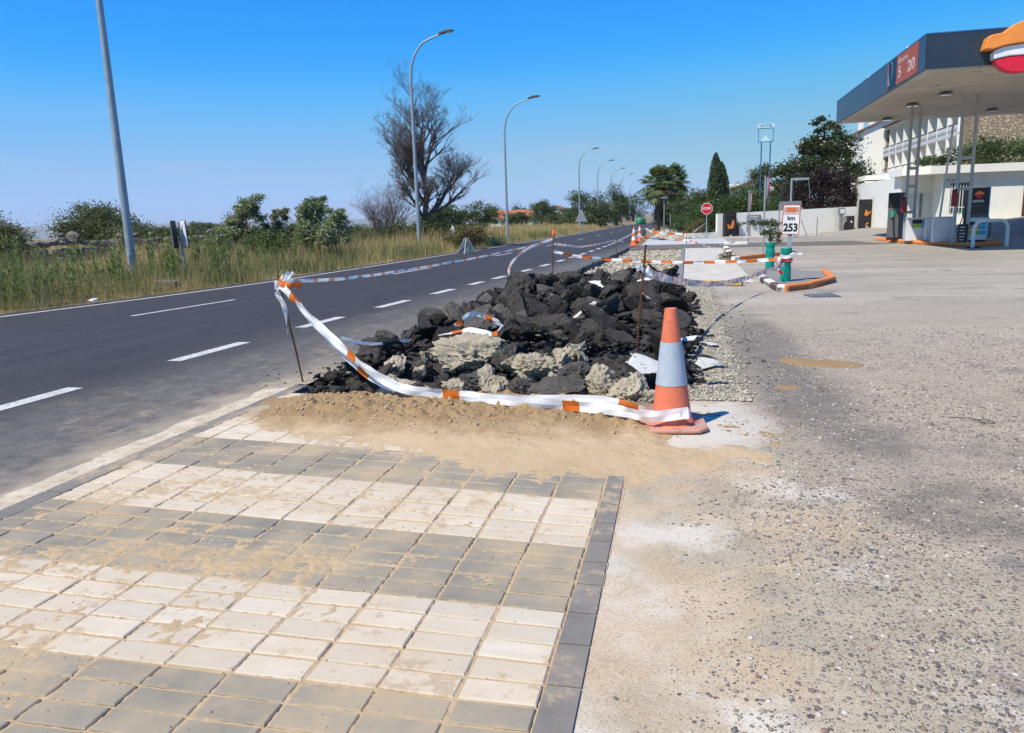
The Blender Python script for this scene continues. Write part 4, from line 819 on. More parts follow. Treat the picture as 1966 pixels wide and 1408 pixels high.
# ------------------------------------------------------------------ grass and weeds of the verge
def blades(name, n, fpos, hfun, wfun, lean, mat, label, seed, cat='grass', zoff=0.):
    rs = np.random.RandomState(seed); x, y = fpos(rs, n); k = ~np.isnan(x); x, y = x[k], y[k]; n = len(x)
    h = hfun(rs, x, y); w = wfun(y); a = rs.rand(n)*6.283; la = rs.rand(n)*6.283; ln = lean*h*rs.rand(n)
    z = np.array([zland(p, q) for p, q in zip(x, y)])+zoff-.02
    dx, dy = np.cos(a)*w, np.sin(a)*w; lx, ly = np.cos(la)*ln, np.sin(la)*ln; zt = z+np.sqrt(np.maximum(h*h-ln*ln, .04*h*h))
    V = np.stack([np.stack([x-dx, y-dy, z], -1), np.stack([x+dx, y+dy, z], -1), np.stack([x+lx+dx*.2, y+ly+dy*.2, zt], -1), np.stack([x+lx-dx*.2, y+ly-dy*.2, zt], -1)], 1)
    return tag(polymesh(name, V, mat), label, cat, kind='stuff')
LEv = np.vectorize(LE)
def verge(d0, d1, y0, y1, pw=1.5, mask=None):
    def f(rs, n):
        y = y0+rs.rand(n)**pw*(y1-y0); d = d0+rs.rand(n)**1.3*(d1-d0)*(1+.4*vnoise2(y, y*0, .35, 5, 2)); x = LEv(y)-.62-d
        if mask is not None: k = mask(rs, x, y); x = np.where(k, x, np.nan)
        return x, y
    return f
cl = lambda s, sd, t: (lambda rs, x, y: vnoise2(x, y, s, sd, 3)+rs.uniform(-.35, .35, len(x)) > t)
wf = lambda k: (lambda y: k*np.maximum(1, y/16.))
blades('dry_grass', 90000, verge(.15, 13, 9, 110, 1.7, lambda rs, x, y: (rs.rand(len(x)) < .65+.35*sm(y, 18, 34)) | (vnoise2(x, y, .3, 66, 2) > .1)), lambda rs, x, y: rs.uniform(.2, .85, len(x))*(1+.75*vnoise2(x, y, .45, 61, 3))*(.35+.65*sm(LEv(y)-.62-x, .1, 1.6)), wf(.0045), .6, 'grass_dry', 'golden dry grass covering the far road verge', 51)
blades('grey_grass', 26000, verge(.1, 12, 11, 90, 1.5, cl(.25, 62, -.05)), lambda rs, x, y: rs.uniform(.2, .85, len(x))*(1+.5*vnoise2(x, y, .5, 67, 2)), wf(.0038), .5, 'grass_grey', 'grey green half dried grass mixed into the verge', 52)
blades('green_grass', 20000, verge(.2, 5.5, 10, 70, 1.3, cl(.3, 63, .22)), lambda rs, x, y: rs.uniform(.2, .7, len(x)), wf(.0045), .45, 'grass_green', 'green grass tufts near the road edge line', 53)
blades('flattened_straw', 9000, verge(-.1, 2.6, 9, 22, 1., cl(.5, 64, .0)), lambda rs, x, y: rs.uniform(.2, .55, len(x)), wf(.004), .98, 'grass_dry', 'flattened straw at the near left road edge', 54)
blades('field_grass', 26000, lambda rs, n: (rs.uniform(-75, -30.8, n), 26+rs.rand(n)**1.3*70), lambda rs, x, y: rs.uniform(.2, .55, len(x)), wf(.006), .5, 'grass_dry', 'dry golden grass of the field beyond the stone wall', 55)
def weeds(name, n, y0, y1, d0, d1, h0, h1, mat, label, seed, nl=34, ls=.11, mask=None):
    rs = np.random.RandomState(seed); y = y0+rs.rand(n)**1.2*(y1-y0); x = LEv(y)-.7-(d0+rs.rand(n)*(d1-d0))
    if mask is not None: k = mask(rs, x, y); x, y = x[k], y[k]; n = len(x)
    h = rs.uniform(h0, h1, n)*(1+.25*vnoise2(x, y, .4, seed, 2)); z = np.array([zland(p, q) for p, q in zip(x, y)])
    u = rs.rand(n, nl)**.8; lx = rs.uniform(-.12, .12, (n, 1))*h[:, None]; ly = rs.uniform(-.12, .12, (n, 1))*h[:, None]
    C = np.stack([x[:, None]+lx*u, y[:, None]+ly*u, z[:, None]+h[:, None]*u], -1)
    a = rs.rand(n, nl)*6.283; L = ls*(1.15-.75*u)*rs.uniform(.6, 1.4, (n, nl))*(.6+h[:, None]*.6); el = rs.uniform(.1, 1.1, (n, nl))
    D = np.stack([np.cos(a)*np.cos(el), np.sin(a)*np.cos(el), np.sin(el)], -1)*L[..., None]; Wd = np.stack([-np.sin(a), np.cos(a), 0*a], -1)*L[..., None]*.13
    V = np.stack([C, C+D*.45+Wd, C+D, C+D*.45-Wd], 2).reshape(-1, 4, 3)
    st = np.stack([np.stack([x-.004, y, z-.05], -1), np.stack([x+.004, y, z-.05], -1), np.stack([x+lx[:, 0]+.002, y+ly[:, 0], z+h], -1), np.stack([x+lx[:, 0]-.002, y+ly[:, 0], z+h], -1)], 1)
    tag(polymesh(name, np.vstack([V, st]), mat), label, 'weeds', kind='stuff')
weeds('tall_weeds', 950, 10.5, 33, .6, 6.5, .5, 1.5, 'grass_green', 'tall green fleabane weeds crowding the left verge', 71, 46, .15, cl(.22, 72, -.12))
weeds('small_weeds', 1400, 12, 60, .2, 8, .25, .6, 'grass_green', 'low green weeds along the road edge', 73, 26, .12, cl(.35, 74, .08))
weeds('dry_weeds', 1500, 11, 70, .5, 11, .5, 1.15, 'leaf_brown', 'brown seed stalks standing in the verge', 75, 22, .07, cl(.3, 76, .05))
# ------------------------------------------------------------------ dry stone wall, stone by stone
M('field_stone', (.22, .19, .16), (.10, .088, .078), 5., .95, .7, 18, dirt=((.06, .055, .05), .52, .6))
sw = thing('stone_wall', 'rough dry stone field wall behind the left verge weeds', 'wall', (0, 0, 0))
STN = [rock_mesh(500+i, (.3, .22, .17), 9, 2, .1, 'field_stone') for i in range(8)]
bx('wall_core', 'field_stone', sw, -30.55, -30.05, 23, 76, -.3, .62)
rs = np.random.RandomState(3); n = 0; y = 23.
while y < 66:
    L = rs.uniform(.42, .75)
    for r_ in range(3):
        if n >= 290: break
        hh = .2+.37*r_; o = link('stone', STN[rs.randint(8)], sw, (-30.2+rs.uniform(-.06, .1)+.09*(2-r_), y+rs.uniform(-.12, .12), hh+zland(-30, y)), (rs.uniform(-.3, .3), rs.uniform(-.3, .3), 1.57+rs.uniform(-.5, .5)), (L*rs.uniform(1.3, 1.9), 1.1, rs.uniform(.8, 1.35))); n += 1
    if rs.rand() < .28 and n < 290: link('stone', STN[rs.randint(8)], sw, (-30.2, y, 1.32+zland(-30, y)), (rs.uniform(-.6, .6), rs.uniform(-.6, .6), rs.rand()*3), (rs.uniform(.7, 1.5),)*3); n += 1
    y += L
# ------------------------------------------------------------------ street lamps
M('galvanised', (.36, .42, .46), (.28, .33, .37), 3., .5, .1, 40, metal=.35, dirt=((.2, .22, .24), .58, .5)); M('lamp_head', (.07, .07, .075), (.1, .1, .1), 3., .5); M('lamp_glass', (.5, .5, .48), None, 3., .2)
def lamp(base, hgt, label, r=.105, reach=2.15):
    t = thing('street_lamp', label, 'street lamp', base, 0, 'street lamps along the far road side')
    b = B(); b.tube([(0, 0, -.2), (0, 0, 1.), (0, 0, hgt-2.3)], [r, r*.93, r*.66], 14); b.build('pole', 'galvanised', t, True)
    arc = [(0, 0, hgt-2.302), (.08, 0, hgt-1.65), (.3, 0, hgt-1.05), (.72, 0, hgt-.52), (1.25, 0, hgt-.27), (reach-.35, 0, hgt-.1)]
    b = B(); b.tube(crv(arc, 22), [r*.66-(r*.3)*i/22 for i in range(23)], 10); b.build('arm', 'galvanised', t, True)
    b = B(); b.prism([(reach-.45, hgt-.13), (reach+.02, hgt-.05), (reach+.35, hgt+.0), (reach+.4, hgt+.04), (reach+.3, hgt+.09), (reach-.05, hgt+.08), (reach-.4, hgt-.02)], 'y', -.13, .13); hd = b.build('lamp_head', 'lamp_head', t, bev=.02)
    B().box(reach-.02, reach+.3, -.1, .1, hgt-.065, hgt-.03).build('lens', 'lamp_glass', hd)
    B().box(-.05, .05, -r*1.06, -r*.8, .5, .85).build('access_door', 'galvanised', t, bev=.01)
    B().lathe([(r*1.5, -.1), (r*1.5, .03), (r*1.05, .06)], 14).build('foot', 'galvanised', t)
def lampG(px, py, h, label, r=.105): b = G(px, py); b.z = zland(b.x, b.y); lamp(b, h, label, r)
ORD = ['nearest street lamp, its pole cut by the top picture edge', 'second street lamp, beside the dead tree', 'third street lamp, before the red roofed house', 'fourth street lamp, beside the triangular sign', 'fifth street lamp along the far verge', 'sixth street lamp along the far verge', 'seventh street lamp along the far verge', 'eighth street lamp along the far verge']
lampG(258, 542, 12.2, ORD[0], .135); lampG(806, 482, 11.4, ORD[1], .115); lampG(975, 466, 9.7, ORD[2], .1)
for k, (px, pt, h) in enumerate(((1111, 285, 10.), (1147, 308, 10.), (1173, 323, 10.), (1192, 334, 10.), (1209, 347, 10.))):
    Y = 92.
    for _ in range(40):
        z = AT(px, pt, Y).z; Y *= (h-EYE)/(z-EYE)
    b = AT(px, pt, Y); lamp((b.x, Y, -.1), h, ORD[3+k], .11)
for k, (px, Y) in enumerate(((1216, 235), (1222, 260), (1228, 290), (1235, 320))): b = AT(px, 430, Y); lamp((b.x, Y, -.1), 9., 'distant street lamp by the bend, '+('first', 'second', 'third', 'last')[k]+' after the eighth', .13)
# ------------------------------------------------------------------ small things on the verge
M('sign_back', (.36, .38, .40), (.28, .3, .32), 3., .5, metal=.4); M('sign_white', (.78, .78, .77), (.7, .7, .7), 4., .5); M('sign_black', (.02, .02, .022), None, 4., .5); M('green_grey', (.16, .19, .18), (.11, .135, .13), 3., .5, metal=.3)
t = thing('sign_post', 'leaning post with two narrow rectangular plates on the left verge', 'sign', G(360, 543), 0); t.rotation_euler = (0, -.045, 0)
B().tube([(0, 0, -.2), (0, 0, 1.8)], .035, 8).build('post', 'galvanised', t, True)
for sx in (-1, 1):
    o = B().prism([(-.2, -.36), (-.17, -.39), (.17, -.39), (.2, -.36), (.2, .36), (.17, .39), (-.17, .39), (-.2, .36)], 'y', -.012, .012).build('plate', 'sign_white' if sx > 0 else 'sign_back', t, loc=(.1*sx, .1*sx-.05, 1.44), rot=(0, 0, -.94+sx*.3))
    B().prism([(-.215, -.375), (-.18, -.405), (.18, -.405), (.215, -.375), (.215, .375), (.18, .405), (-.18, .405), (-.215, .375)], 'y', .013, .03).build('rim', 'sign_black', t, loc=(.1*sx, .1*sx-.05, 1.44), rot=(0, 0, -.94+sx*.3))
g0 = G(896, 487); t = thing('folded_road_sign', 'back of a triangular road works sign on its stand at the road edge', 'sign', (g0.x, g0.y, -.02), .3)
B().prism([(-.48, .05), (.48, .05), (.09, .78), (-.09, .78)], 'y', -.01, .01).build('plate', 'green_grey', t, bev=.01, rot=(-.2, 0, 0))
for s_ in (-1, 1): B().tube([(s_*.05, 0, .8), (s_*.3, .3, -.05)], .014, 6).build('leg', 'galvanised', t, True)
B().tube([(0, -.06, .78), (-.12, -.24, 0)], .016, 6).build('prop', 'sign_white', t, True)
for s_ in (-1, 1): B().tube([(s_*.08, -.03, .78), (s_*.46, -.04, .06)], .018, 6).build('frame_tube', 'galvanised', t, True)
p = AT(1116, 420, 74); t = thing('triangle_sign', 'back of a grey triangular sign beside the fourth street lamp', 'sign', (p.x, 74, -.08))
B().tube([(-.12, 0, -.1), (-.12, 0, 2.3)], .03, 6).build('post', 'galvanised', t, True)
B().tube([(.12, 0, -.1), (.12, 0, 2.3)], .03, 6).build('post', 'galvanised', t, True)
B().prism([(-.6, 1.25), (.6, 1.25), (.06, 2.4), (-.06, 2.4)], 'y', -.05, -.035).build('plate', 'sign_back', t)
o = tag(B().box(-.3, .3, -.2, .2, -.1, .22).build('broken_block', 'field_stone', None, bev=.04, loc=G(298, 560)+Vector((-.3, .9, 0)), rot=(0, .06, .3)), 'broken masonry block at the foot of the nearest lamp post', 'block')
me = rock_mesh(611, (.12, .08, .05), 7, 3, .3, 'tape_white'); tag(link('plastic_bag', me, None, G(240, 582)+Vector((-.9, .1, .06))), 'crumpled white plastic bag at the left road edge', 'litter')
p = onland(868, 455, 44); t = thing('stone_gatepost', 'weathered stone gatepost with white plastic caught on top', 'post', p)
link('shaft', rock_mesh(613, (.26, .22, .65), 8, 3, .1, 'field_stone'), t, (0, 0, .5))
b = B(); b.add([(-.16, 0, 1.05), (.14, .03, 1.0), (.3, .0, 1.1), (.2, -.05, 1.4), (.05, 0, 1.75), (-.02, .02, 1.45), (-.14, 0, 1.35)], [(0, 1, 6), (1, 3, 6), (1, 2, 3), (3, 5, 6), (3, 4, 5)]); b.v = [(x_*.8, y_, .9+(z_-1.)*.62) for x_, y_, z_ in b.v]; o = b.build('plastic_scrap', 'tape_white', t); o.modifiers.new('s', 'SOLIDIFY').thickness = .02
# ------------------------------------------------------------------ far houses, hills
M('roof_tile', (.42, .14, .07), (.34, .115, .06), 2., .9, .3, 12); M('house_white', (.72, .70, .66), (.62, .6, .56), 1., .9); M('dark_glass', (.03, .035, .04), None, 2., .2); M('metal_shed', (.5, .52, .54), None, 2., .5)
hp = AT(982, 430, 170); t = thing('red_roof_house', 'low white farmhouse with long red tiled roof', 'house', (hp.x, 170, -.3))
bx('wall', 'house_white', t, -4.7, 4.7, 0, 6, 0, 2.5)
B().prism([(-.5, 2.35), (6.5, 2.35), (3., 4.1)], 'x', -5.2, 5.2).build('roof', 'roof_tile', t)
for x in (-3.6, 2.2, 3.6): bx('window', 'dark_glass', t, x-.4, x+.4, -.03, .05, 1., 1.9)
bx('door', 'dark_glass', t, -.6, .3, -.03, .05, 0, 2.); bx('chimney', 'house_white', t, -3.4, -2.9, 2.6, 3.2, 3.8, 4.8)
hp = AT(1066, 430, 190); t = thing('gabled_house', 'white gabled house between the far trees', 'house', (hp.x, 190, -.3))
bx('wall', 'house_white', t, -2.6, 2.6, 0, 8, 0, 3.6); B().prism([(-2.6, 3.6), (2.6, 3.6), (0, 4.9)], 'y', 0, 8).build('gable', 'house_white', t)
for s_ in (-1, 1): B().add([(0, -.5, 5.1), (s_*3.1, -.5, 3.55), (s_*3.1, 8.4, 3.55), (0, 8.4, 5.1), (0, -.5, 4.95), (s_*3.1, -.5, 3.4), (s_*3.1, 8.4, 3.4), (0, 8.4, 4.95)], [(0, 1, 2, 3), (4, 7, 6, 5), (0, 4, 5, 1), (1, 5, 6, 2), (2, 6, 7, 3), (3, 7, 4, 0)]).build('roof_slope', 'roof_tile', t)
bx('balcony_window', 'dark_glass', t, -1.6, .4, -.04, .05, 1.6, 3.4)
hp = AT(445, 436, 260); t = thing('far_shed', 'distant low pale shed on the plain', 'shed', (hp.x, 260, -8.)); bx('wall', 'house_white', t, -6, 6, 0, 6, 0, 7.); bx('roof', 'metal_shed', t, -6.4, 6.4, -.5, 6.5, 7., 7.4)
for k, (Y0, amp, sd) in enumerate(((4300, 62, 1.), (5000, 120, 2.))):
    n = 120; P = np.zeros((6, n, 3))
    for i in range(n):
        x = -9000+i*14000/n; hgt = amp*(.35+.65*abs(mn.fractal(Vector((x*.0006+sd*9, sd, 0)), .8, 2., 4)))*(1.2 if x < -1500 else .6)
        for r_ in range(6): P[r_, i] = (x, Y0+r_*220, -90+(hgt+90)*math.sin(r_/5*1.57))
    tag(gridv('hills', P, 'bird_hill'), kind='structure')
# ------------------------------------------------------------------ right side: islands, signs, wall
def AX(px, py, X):
    d = fw+cr*(px-PW/2)/FP-cu*(py-PH/2)/FP; t = X/d[0]; return Vector((X, d[1]*t, EYE+d[2]*t))
M('paint_orange', (.72, .235, .06), (.60, .19, .055), 7., .75, .2, 50, dirt=((.3, .17, .1), .57, .6)); M('paint_white', (.82, .80, .75), (.72, .70, .65), 5., .75, .15, 50, dirt=((.38, .34, .29), .58, .6)); M('paint_maroon', (.20, .12, .115), (.16, .1, .095), 7., .8, .2, 50)
M('plastic_green', (.0, .27, .20), (.0, .22, .165), 4., .42, .05, 40, dirt=((.12, .26, .21), .6, .5)); M('sign_red', (.55, .02, .03), None, 4., .45); M('sign_orange', (.62, .16, .07), None, 4., .5)
M('wall_white', (.86, .83, .76), (.80, .77, .70), 1.2, .9, .15, 30, dirt=((.5, .46, .4), .6, .5), space='pos'); M('black_panel', (.016, .016, .018), (.026, .025, .027), 3., .4); M('grey_metal', (.25, .26, .27), (.2, .205, .21), 3., .5, metal=.2); M('logo_orange', (.85, .26, .03), None, 3., .45)
M('red_paint', (.30, .03, .03), (.24, .025, .025), 3., .5); M('brown_board', (.09, .05, .045), None, 3., .6)
M('island_paving', (.28, .26, .235), (.2, .185, .17), 7., .9, .5, 60, space='pos')
# traffic island in front, with painted kerb stones
isl = thing('traffic_island', 'small paved traffic island with orange and white painted kerb', 'traffic island')
I = [G(1452, 536), G(1466, 546), G(1490, 559), G(1513, 560), G(1555, 555), G(1605, 542), G(1588, 527)]
b = B(); poly = [(p.x, p.y) for p in I]+[(2.3, 20.9), (1.75, 20.2)]; b.prism(poly, 'z', -.05, .075); b.build('paving', 'island_paving', isl)
def kerbrun(pts, mats, parent, h=.13, w=.15):
    for k in range(len(pts)-1):
        a, c = Vector(pts[k]), Vector(pts[k+1]); d = (c-a).normalized(); nx = Vector((-d.y, d.x, 0))*w; e = d*.006
        V = [a+e, c-e, c-e+nx, a+e+nx]; v = [(p.x, p.y, z) for z in (-.05, h) for p in V]
        B().add(v, [(0, 3, 2, 1), (4, 5, 6, 7), (0, 1, 5, 4), (1, 2, 6, 5), (2, 3, 7, 6), (3, 0, 4, 7)]).build('kerb_stone', mats[k % len(mats)], parent, bev=.025)
kp = [I[0], I[0].lerp(I[1], .5), I[1], I[1].lerp(I[2], .5), I[2]]
kerbrun(kp, ['paint_white', 'paint_maroon', 'paint_white', 'paint_maroon'], isl, .12)
kerbrun([I[2], I[3]], ['paint_white'], isl, .125); kerbrun([I[3], I[4], I[5], I[6]], ['paint_orange'], isl, .13)
kerbrun([G(1505, 560)+Vector((0, -.01, 0)), I[3]+Vector((0, -.01, 0))], ['paint_orange'], isl, .135)
isb = thing('far_island', 'narrow far island kerb painted orange with a white tip', 'traffic island')
kerbrun([G(1410, 501), G(1421, 500)], ['paint_white'], isb); kerbrun([G(1421, 500), G(1455, 496), G(1498, 491)], ['paint_orange'], isb)
for k in range(6): 
    a = G(1394+k*2.6, 478+k*3.6); o = link('kerb_stone', None, isb); bpy.data.objects.remove(o); B().box(a.x-.1, a.x+.1, a.y-.35, a.y+.35, -.03, .1).build('kerb_stone', ('paint_white', 'paint_maroon')[k % 2], isb, bev=.02)
def post_base(x, y, label, tilt=0.):
    t = thing('green_post_base', label, 'post base', (x, y, .075), 0, 'green plastic post bases'); r = .112
    B().lathe([(r, 0), (r*.97, .26), (r*1.0, .30), (r*.93, .33), (r*.9, .36), (r*1.02, .40), (r*1.04, .52), (r*.9, .56), (r*1.02, .6), (r*1.06, .7), (r*1.0, .71)], 28).build('sleeve', 'plastic_green', t, True, auto=35); return t
post_base(2.07, 17.25, 'green plastic post base carrying the kilometre sign'); post_base(2.07, 20.5, 'green plastic post base behind the kilometre sign')
t = thing('kilometre_sign', 'white kilometre 253 sign with red border on a short post', 'sign', (2.1, 17.25, .0), -.1); t.rotation_euler = (0, .03, -.12)
b = B(); b.box(-.045, .045, -.03, .03, .76, 1.3); b.build('post', 'galvanised', t, bev=.006)
def rr(w, h, r, cz=0., cx=0.):
    out = []
    for sx, sz, a0 in ((1, -1, -90), (1, 1, 0), (-1, 1, 90), (-1, -1, 180)):
        for k in range(4): a = R(a0+30*k); out.append((cx+sx*(w-r)+r*math.cos(a), cz+sz*(h-r)+r*math.sin(a)))
    return out
B().prism(rr(.175, .31, .03, 1.375), 'y', -.05, -.032).build('plate', 'sign_red', t); B().prism(rr(.16, .295, .025, 1.375), 'y', -.056, -.0505).build('face', 'sign_white', t)
B().box(-.165, .165, -.0585, -.0565, 1.49, 1.502).build('divider', 'sign_red', t); B().box(-.1, .1, -.0585, -.0565, 1.525, 1.635).build('orange_field', 'sign_orange', t)
for s_ in (-1, 1): B().box(s_*.128-.02, s_*.128+.02, -.0585, -.0565, 1.525, 1.635).build('side_strip', 'cone_base', t)
text('lettering', 'km', .125, 'sign_black', t, (0, -.0585, 1.405), (math.pi/2, 0, 0), ext=.001, bold=.004); text('number', '253', .225, 'sign_black', t, (0, -.0585, 1.205), (math.pi/2, 0, 0), ext=.001, bold=.009, sx=.86)
tape([Vector((1.93, 17.12, .62)), Vector((2.07, 17.08, .60)), Vector((2.2, 17.12, .64))], .07, 'white tape wound round the front green post base', n=16, per=(9, .1), name='tape_knot')
tape([Vector((1.95, 17.1, .55)), Vector((2.08, 17.06, .53)), Vector((2.19, 17.12, .55))], .05, 'red tape wound round the front green post base', ('sign_red', 'sign_red'), n=16, name='tape_knot')
tape([Vector((2.12, 17.05, .64)), Vector((2.22, 17.0, .68)), Vector((2.36, 17.0, .67))], .05, 'white tape end sticking out right of the green post base', n=12, per=(9, .1), name='tape_end')
tape([Vector((1.95, 17.05, .5)), Vector((1.9, 17., .36)), Vector((1.98, 17., .25))], .06, 'red tape end hanging left of the green post base', ('sign_red', 'sign_white'), (.1, .1), n=12, name='tape_end')
# tall poles with signs seen edge on
def edge_sign(px, py, ptop, Y, r, zc, label, extra=0.):
    p = G(px, py) if Y is None else AT(px, py, Y); Y = p.y; top = AT(px, ptop, Y).z; t = thing('round_sign', label, 'sign', (p.x, Y, 0)); B().tube([(0, 0, -.1), (0, 0, top)], .032, 10).build('post', 'galvanised', t, True)
    z = AT(px, zc, Y).z; prof = [(math.cos(a)*r, math.sin(a)*r+z) for a in np.linspace(0, 6.283, 25)[:-1]]
    B().prism(prof, 'x', .06, .075).build('back_plate', 'sign_back', t, rot=(0, 0, -.0)); B().prism([(y_*1.02, (z_-z)*1.02+z) for y_, z_ in prof], 'x', .075, .1).build('face', 'sign_red', t)
edge_sign(1465, 487, 338, None, .4, 362, 'tall thin pole with a round sign seen edge on'); edge_sign(1436, 470, 366, None, .42, 388, 'farther pole with a round red rimmed sign seen edge on')
p = G(1356, 459); t = thing('stop_sign', 'red octagonal stop sign on a thin post', 'sign', (p.x, p.y, 0), 0); zc = AT(1356, 401, p.y).z
B().tube([(0, .03, -.1), (0, .03, zc+.2)], .03, 8).build('post', 'galvanised', t, True)
oc = lambda r: [(r*math.cos(R(22.5+45*k)), zc+r*math.sin(R(22.5+45*k))) for k in range(8)]
B().prism(oc(.37), 'y', -.02, 0).build('rim', 'sign_white', t); B().prism(oc(.34), 'y', -.026, -.0205).build('face', 'sign_red', t); text('lettering', 'STOP', .21, 'sign_white', t, (0, -.0285, zc), (math.pi/2, 0, 0), ext=.0015, bold=.003)
# white wall along the back of the forecourt
WL, WR = Vector((1.92, 52.5, 0)), Vector((12.1, 57.4, 0)); wd = (WR-WL).normalized(); wn_ = Vector((wd.y, -wd.x, 0)); wlen = (WR-WL).length
def onwall(px, py=437):
    d = fw+cr*(px-PW/2)/FP-cu*(py-PH/2)/FP; a = np.array([[d[0], -wd.x], [d[1], -wd.y]]); s = np.linalg.solve(a, np.array([WL.x, WL.y])); return WL+wd*s[1]
t = thing('boundary_wall', 'long white rendered boundary wall behind the forecourt', 'wall'); a = math.atan2(wd.y, wd.x); t.location = WL; t.rotation_euler = (0, 0, a)
B().add([(0, 0, -.3), (wlen, 0, -.2), (wlen, .22, -.2), (0, .22, -.3), (0, 0, 1.53), (wlen, 0, 1.74), (wlen, .22, 1.74), (0, .22, 1.53)], [(0, 3, 2, 1), (4, 5, 6, 7), (0, 1, 5, 4), (1, 2, 6, 5), (2, 3, 7, 6), (3, 0, 4, 7)]).build('wall', 'wall_white', t)
B().box(-2.2, -.02, .02, .2, -.3, .33).build('low_wall', 'wall_white', t); bx('panel_groove', 'paint_white', t, .35, .38, -.012, 0, .75, 1.45)
def machine(px, w, h, label, seed, logo=True):
    p = onwall(px); t = thing('service_column', label, 'column', (p.x+wn_.x*.25, p.y+wn_.y*.25, zfore(p.x, p.y)-.02), a, 'black service columns by the white wall')
    B().box(-w/2, w/2, -.18, .18, 0, h).build('body', 'black_panel', t, bev=.02)
    B().box(-w*.33, w*.33, -.186, -.181, h*.88, h*.915).build('header', 'brown_board', t)
    bf = [(-.05, -.1), (.06, -.13), (.16, -.06), (.2, .1), (.22, .3), (.17, .42), (.1, .44), (.07, .32), (.02, .18), (-.02, .02), (-.2, .2), (-.24, .12), (-.16, -.02), (-.22, -.14)] if seed == 1 else [(-.2, .1), (-.12, .42), (-.02, .4), (0, .22), (.18, .36), (.2, .28), (.05, .08), (-.1, .0)]
    B().prism([(x_*w/.72, z_*1.0+h*.42) for x_, z_ in bf], 'y', -.19, -.182).build('orange_emblem', 'logo_orange', t)
    if seed == 2: B().prism([(-.14, .28), (0., .38), (.14, .4), (.1, .32), (.0, .27), (-.1, .2)], 'y', -.19, -.182).build('orange_emblem', 'logo_orange', t)
    B().prism([(-.1, .08), (.1, .08), (.08, .15), (-.08, .15)], 'y', -.19, -.182).build('foot_emblem', 'sign_white', t); return t
machine(1397, .8, 1.62, 'black service column with orange emblem near the left end of the white wall', 1)
machine(1656, .9, 1.95, 'black service column with orange emblem and grey box at the right end of the white wall', 2)
p = onwall(1411); t = thing('grey_cabinet', 'small dark grey cabinet right beside the left black column', 'cabinet', (p.x+wn_.x*.2, p.y+wn_.y*.2, 0), a); B().box(-.16, .16, -.12, .12, -.02, .95).build('body', 'grey_metal', t, bev=.02); B().box(-.12, .12, -.128, -.121, .1, .85).build('door', 'black_panel', t)
p = onwall(1446); t = thing('wall_meter_box', 'grey framed meter hatch on the white wall behind the rose', 'hatch', (p.x+wn_.x*.03, p.y+wn_.y*.03, 0), a)
for d in ((-.5, .5, 1.3, 1.38), (-.5, -.42, .3, 1.3), (.4, .5, .4, 1.3)): B().box(d[0], d[1], -.08, 0, d[2], d[3]).build('frame', 'grey_metal', t, bev=.01)
B().box(-.2, .05, -.1, -.0, .8, 1.05).build('meter', 'black_panel', t, bev=.01)
p = onwall(1607); t = thing('air_pump', 'grey air pump post with blue lit display by the white wall', 'air pump', (p.x+wn_.x*.4, p.y+wn_.y*.4, zfore(p.x, p.y)-.02), a)
B().box(-.11, .11, -.08, .08, 0, 1.15).build('post', 'grey_metal', t, bev=.02); B().box(-.24, .24, -.1, .1, 1.1, 1.55).build('head', 'grey_metal', t, bev=.03); B().box(-.17, .17, -.106, -.101, 1.18, 1.46).build('display', 'sign_white', t)
B().tube(crv([(.12, -.05, .9), (.3, -.1, .75), (.34, -.1, .3), (.2, -.1, .1), (.05, -.2, .03)], 16), .014, 6).build('hose', 'black_rubber', t, True); B().tube([(.3, -.06, .6), (.3, -.06, .95)], .09, 10).build('hose_reel', 'grey_metal', t)
p = onwall(1624); t = thing('waste_bin', 'black waste bin between the air pump and the right column', 'bin', (p.x+wn_.x*.35, p.y+wn_.y*.35, zfore(p.x, p.y)-.02), a); B().prism(rr(.25, .47, .09, .49), 'y', -.2, .2).build('body', 'black_panel', t, bev=.03); B().box(-.06, .06, -.21, -.2, .5, .62).build('sticker', 'paint_white', t)
p = AT(1672, 418, 59.5); t = thing('notice_board', 'brown notice board with white symbol right of the black column', 'board', (p.x, 59.6, zfore(p.x, 60))); B().box(-.4, .4, -.03, .03, .75, 1.6).build('panel', 'brown_board', t); B().tube([(-.3, 0, 0), (-.3, 0, .8)], .03, 6).build('leg', 'grey_metal', t); B().tube([(.3, 0, 0), (.3, 0, .8)], .03, 6).build('leg', 'grey_metal', t)
cc = [(math.cos(x_)*.17, 1.2+math.sin(x_)*.17) for x_ in np.linspace(.8, 5.6, 12)]; B().tube([(x_, -.035, z_) for x_, z_ in cc], .03, 6).build('symbol', 'sign_white', t)
# gallows shaped water point and boards behind the kilometre sign
p = AT(1516, 450, 50.); t = thing('water_point', 'grey gallows shaped stand pipe with hanging chain before the white wall', 'stand pipe', (p.x, 50., .05)); top = AT(1516, 346, 50.).z
B().tube([(0, 0, -.1), (0, 0, top)], .06, 8).build('pole', 'galvanised', t, True); B().box(-.05, 1.0, -.05, .05, top-.08, top+.06).build('arm', 'galvanised', t)
B().tube(crv([(.98, 0, top-.06), (1.02, 0, top-.5), (1.08, .02, top-.8), (1.05, 0, top-1.2)], 12), .02, 5).build('chain', 'grey_metal', t)
B().tube([(.6, -.2, 1.), (1.0, -.3, -.1)], .025, 6).build('brace', 'grey_metal', t); B().tube([(1.6, .2, 1.1), (1.6, .2, -.1)], .025, 6).build('rod', 'grey_metal', t)
t = thing('grey_board', 'grey board on posts right behind the kilometre sign', 'board', (AT(1516, 430, 48).x, 48, .04)); B().box(-.62, .62, -.03, .03, AT(1516, 405, 48).z, AT(1516, 388, 48).z).build('panel', 'grey_metal', t)
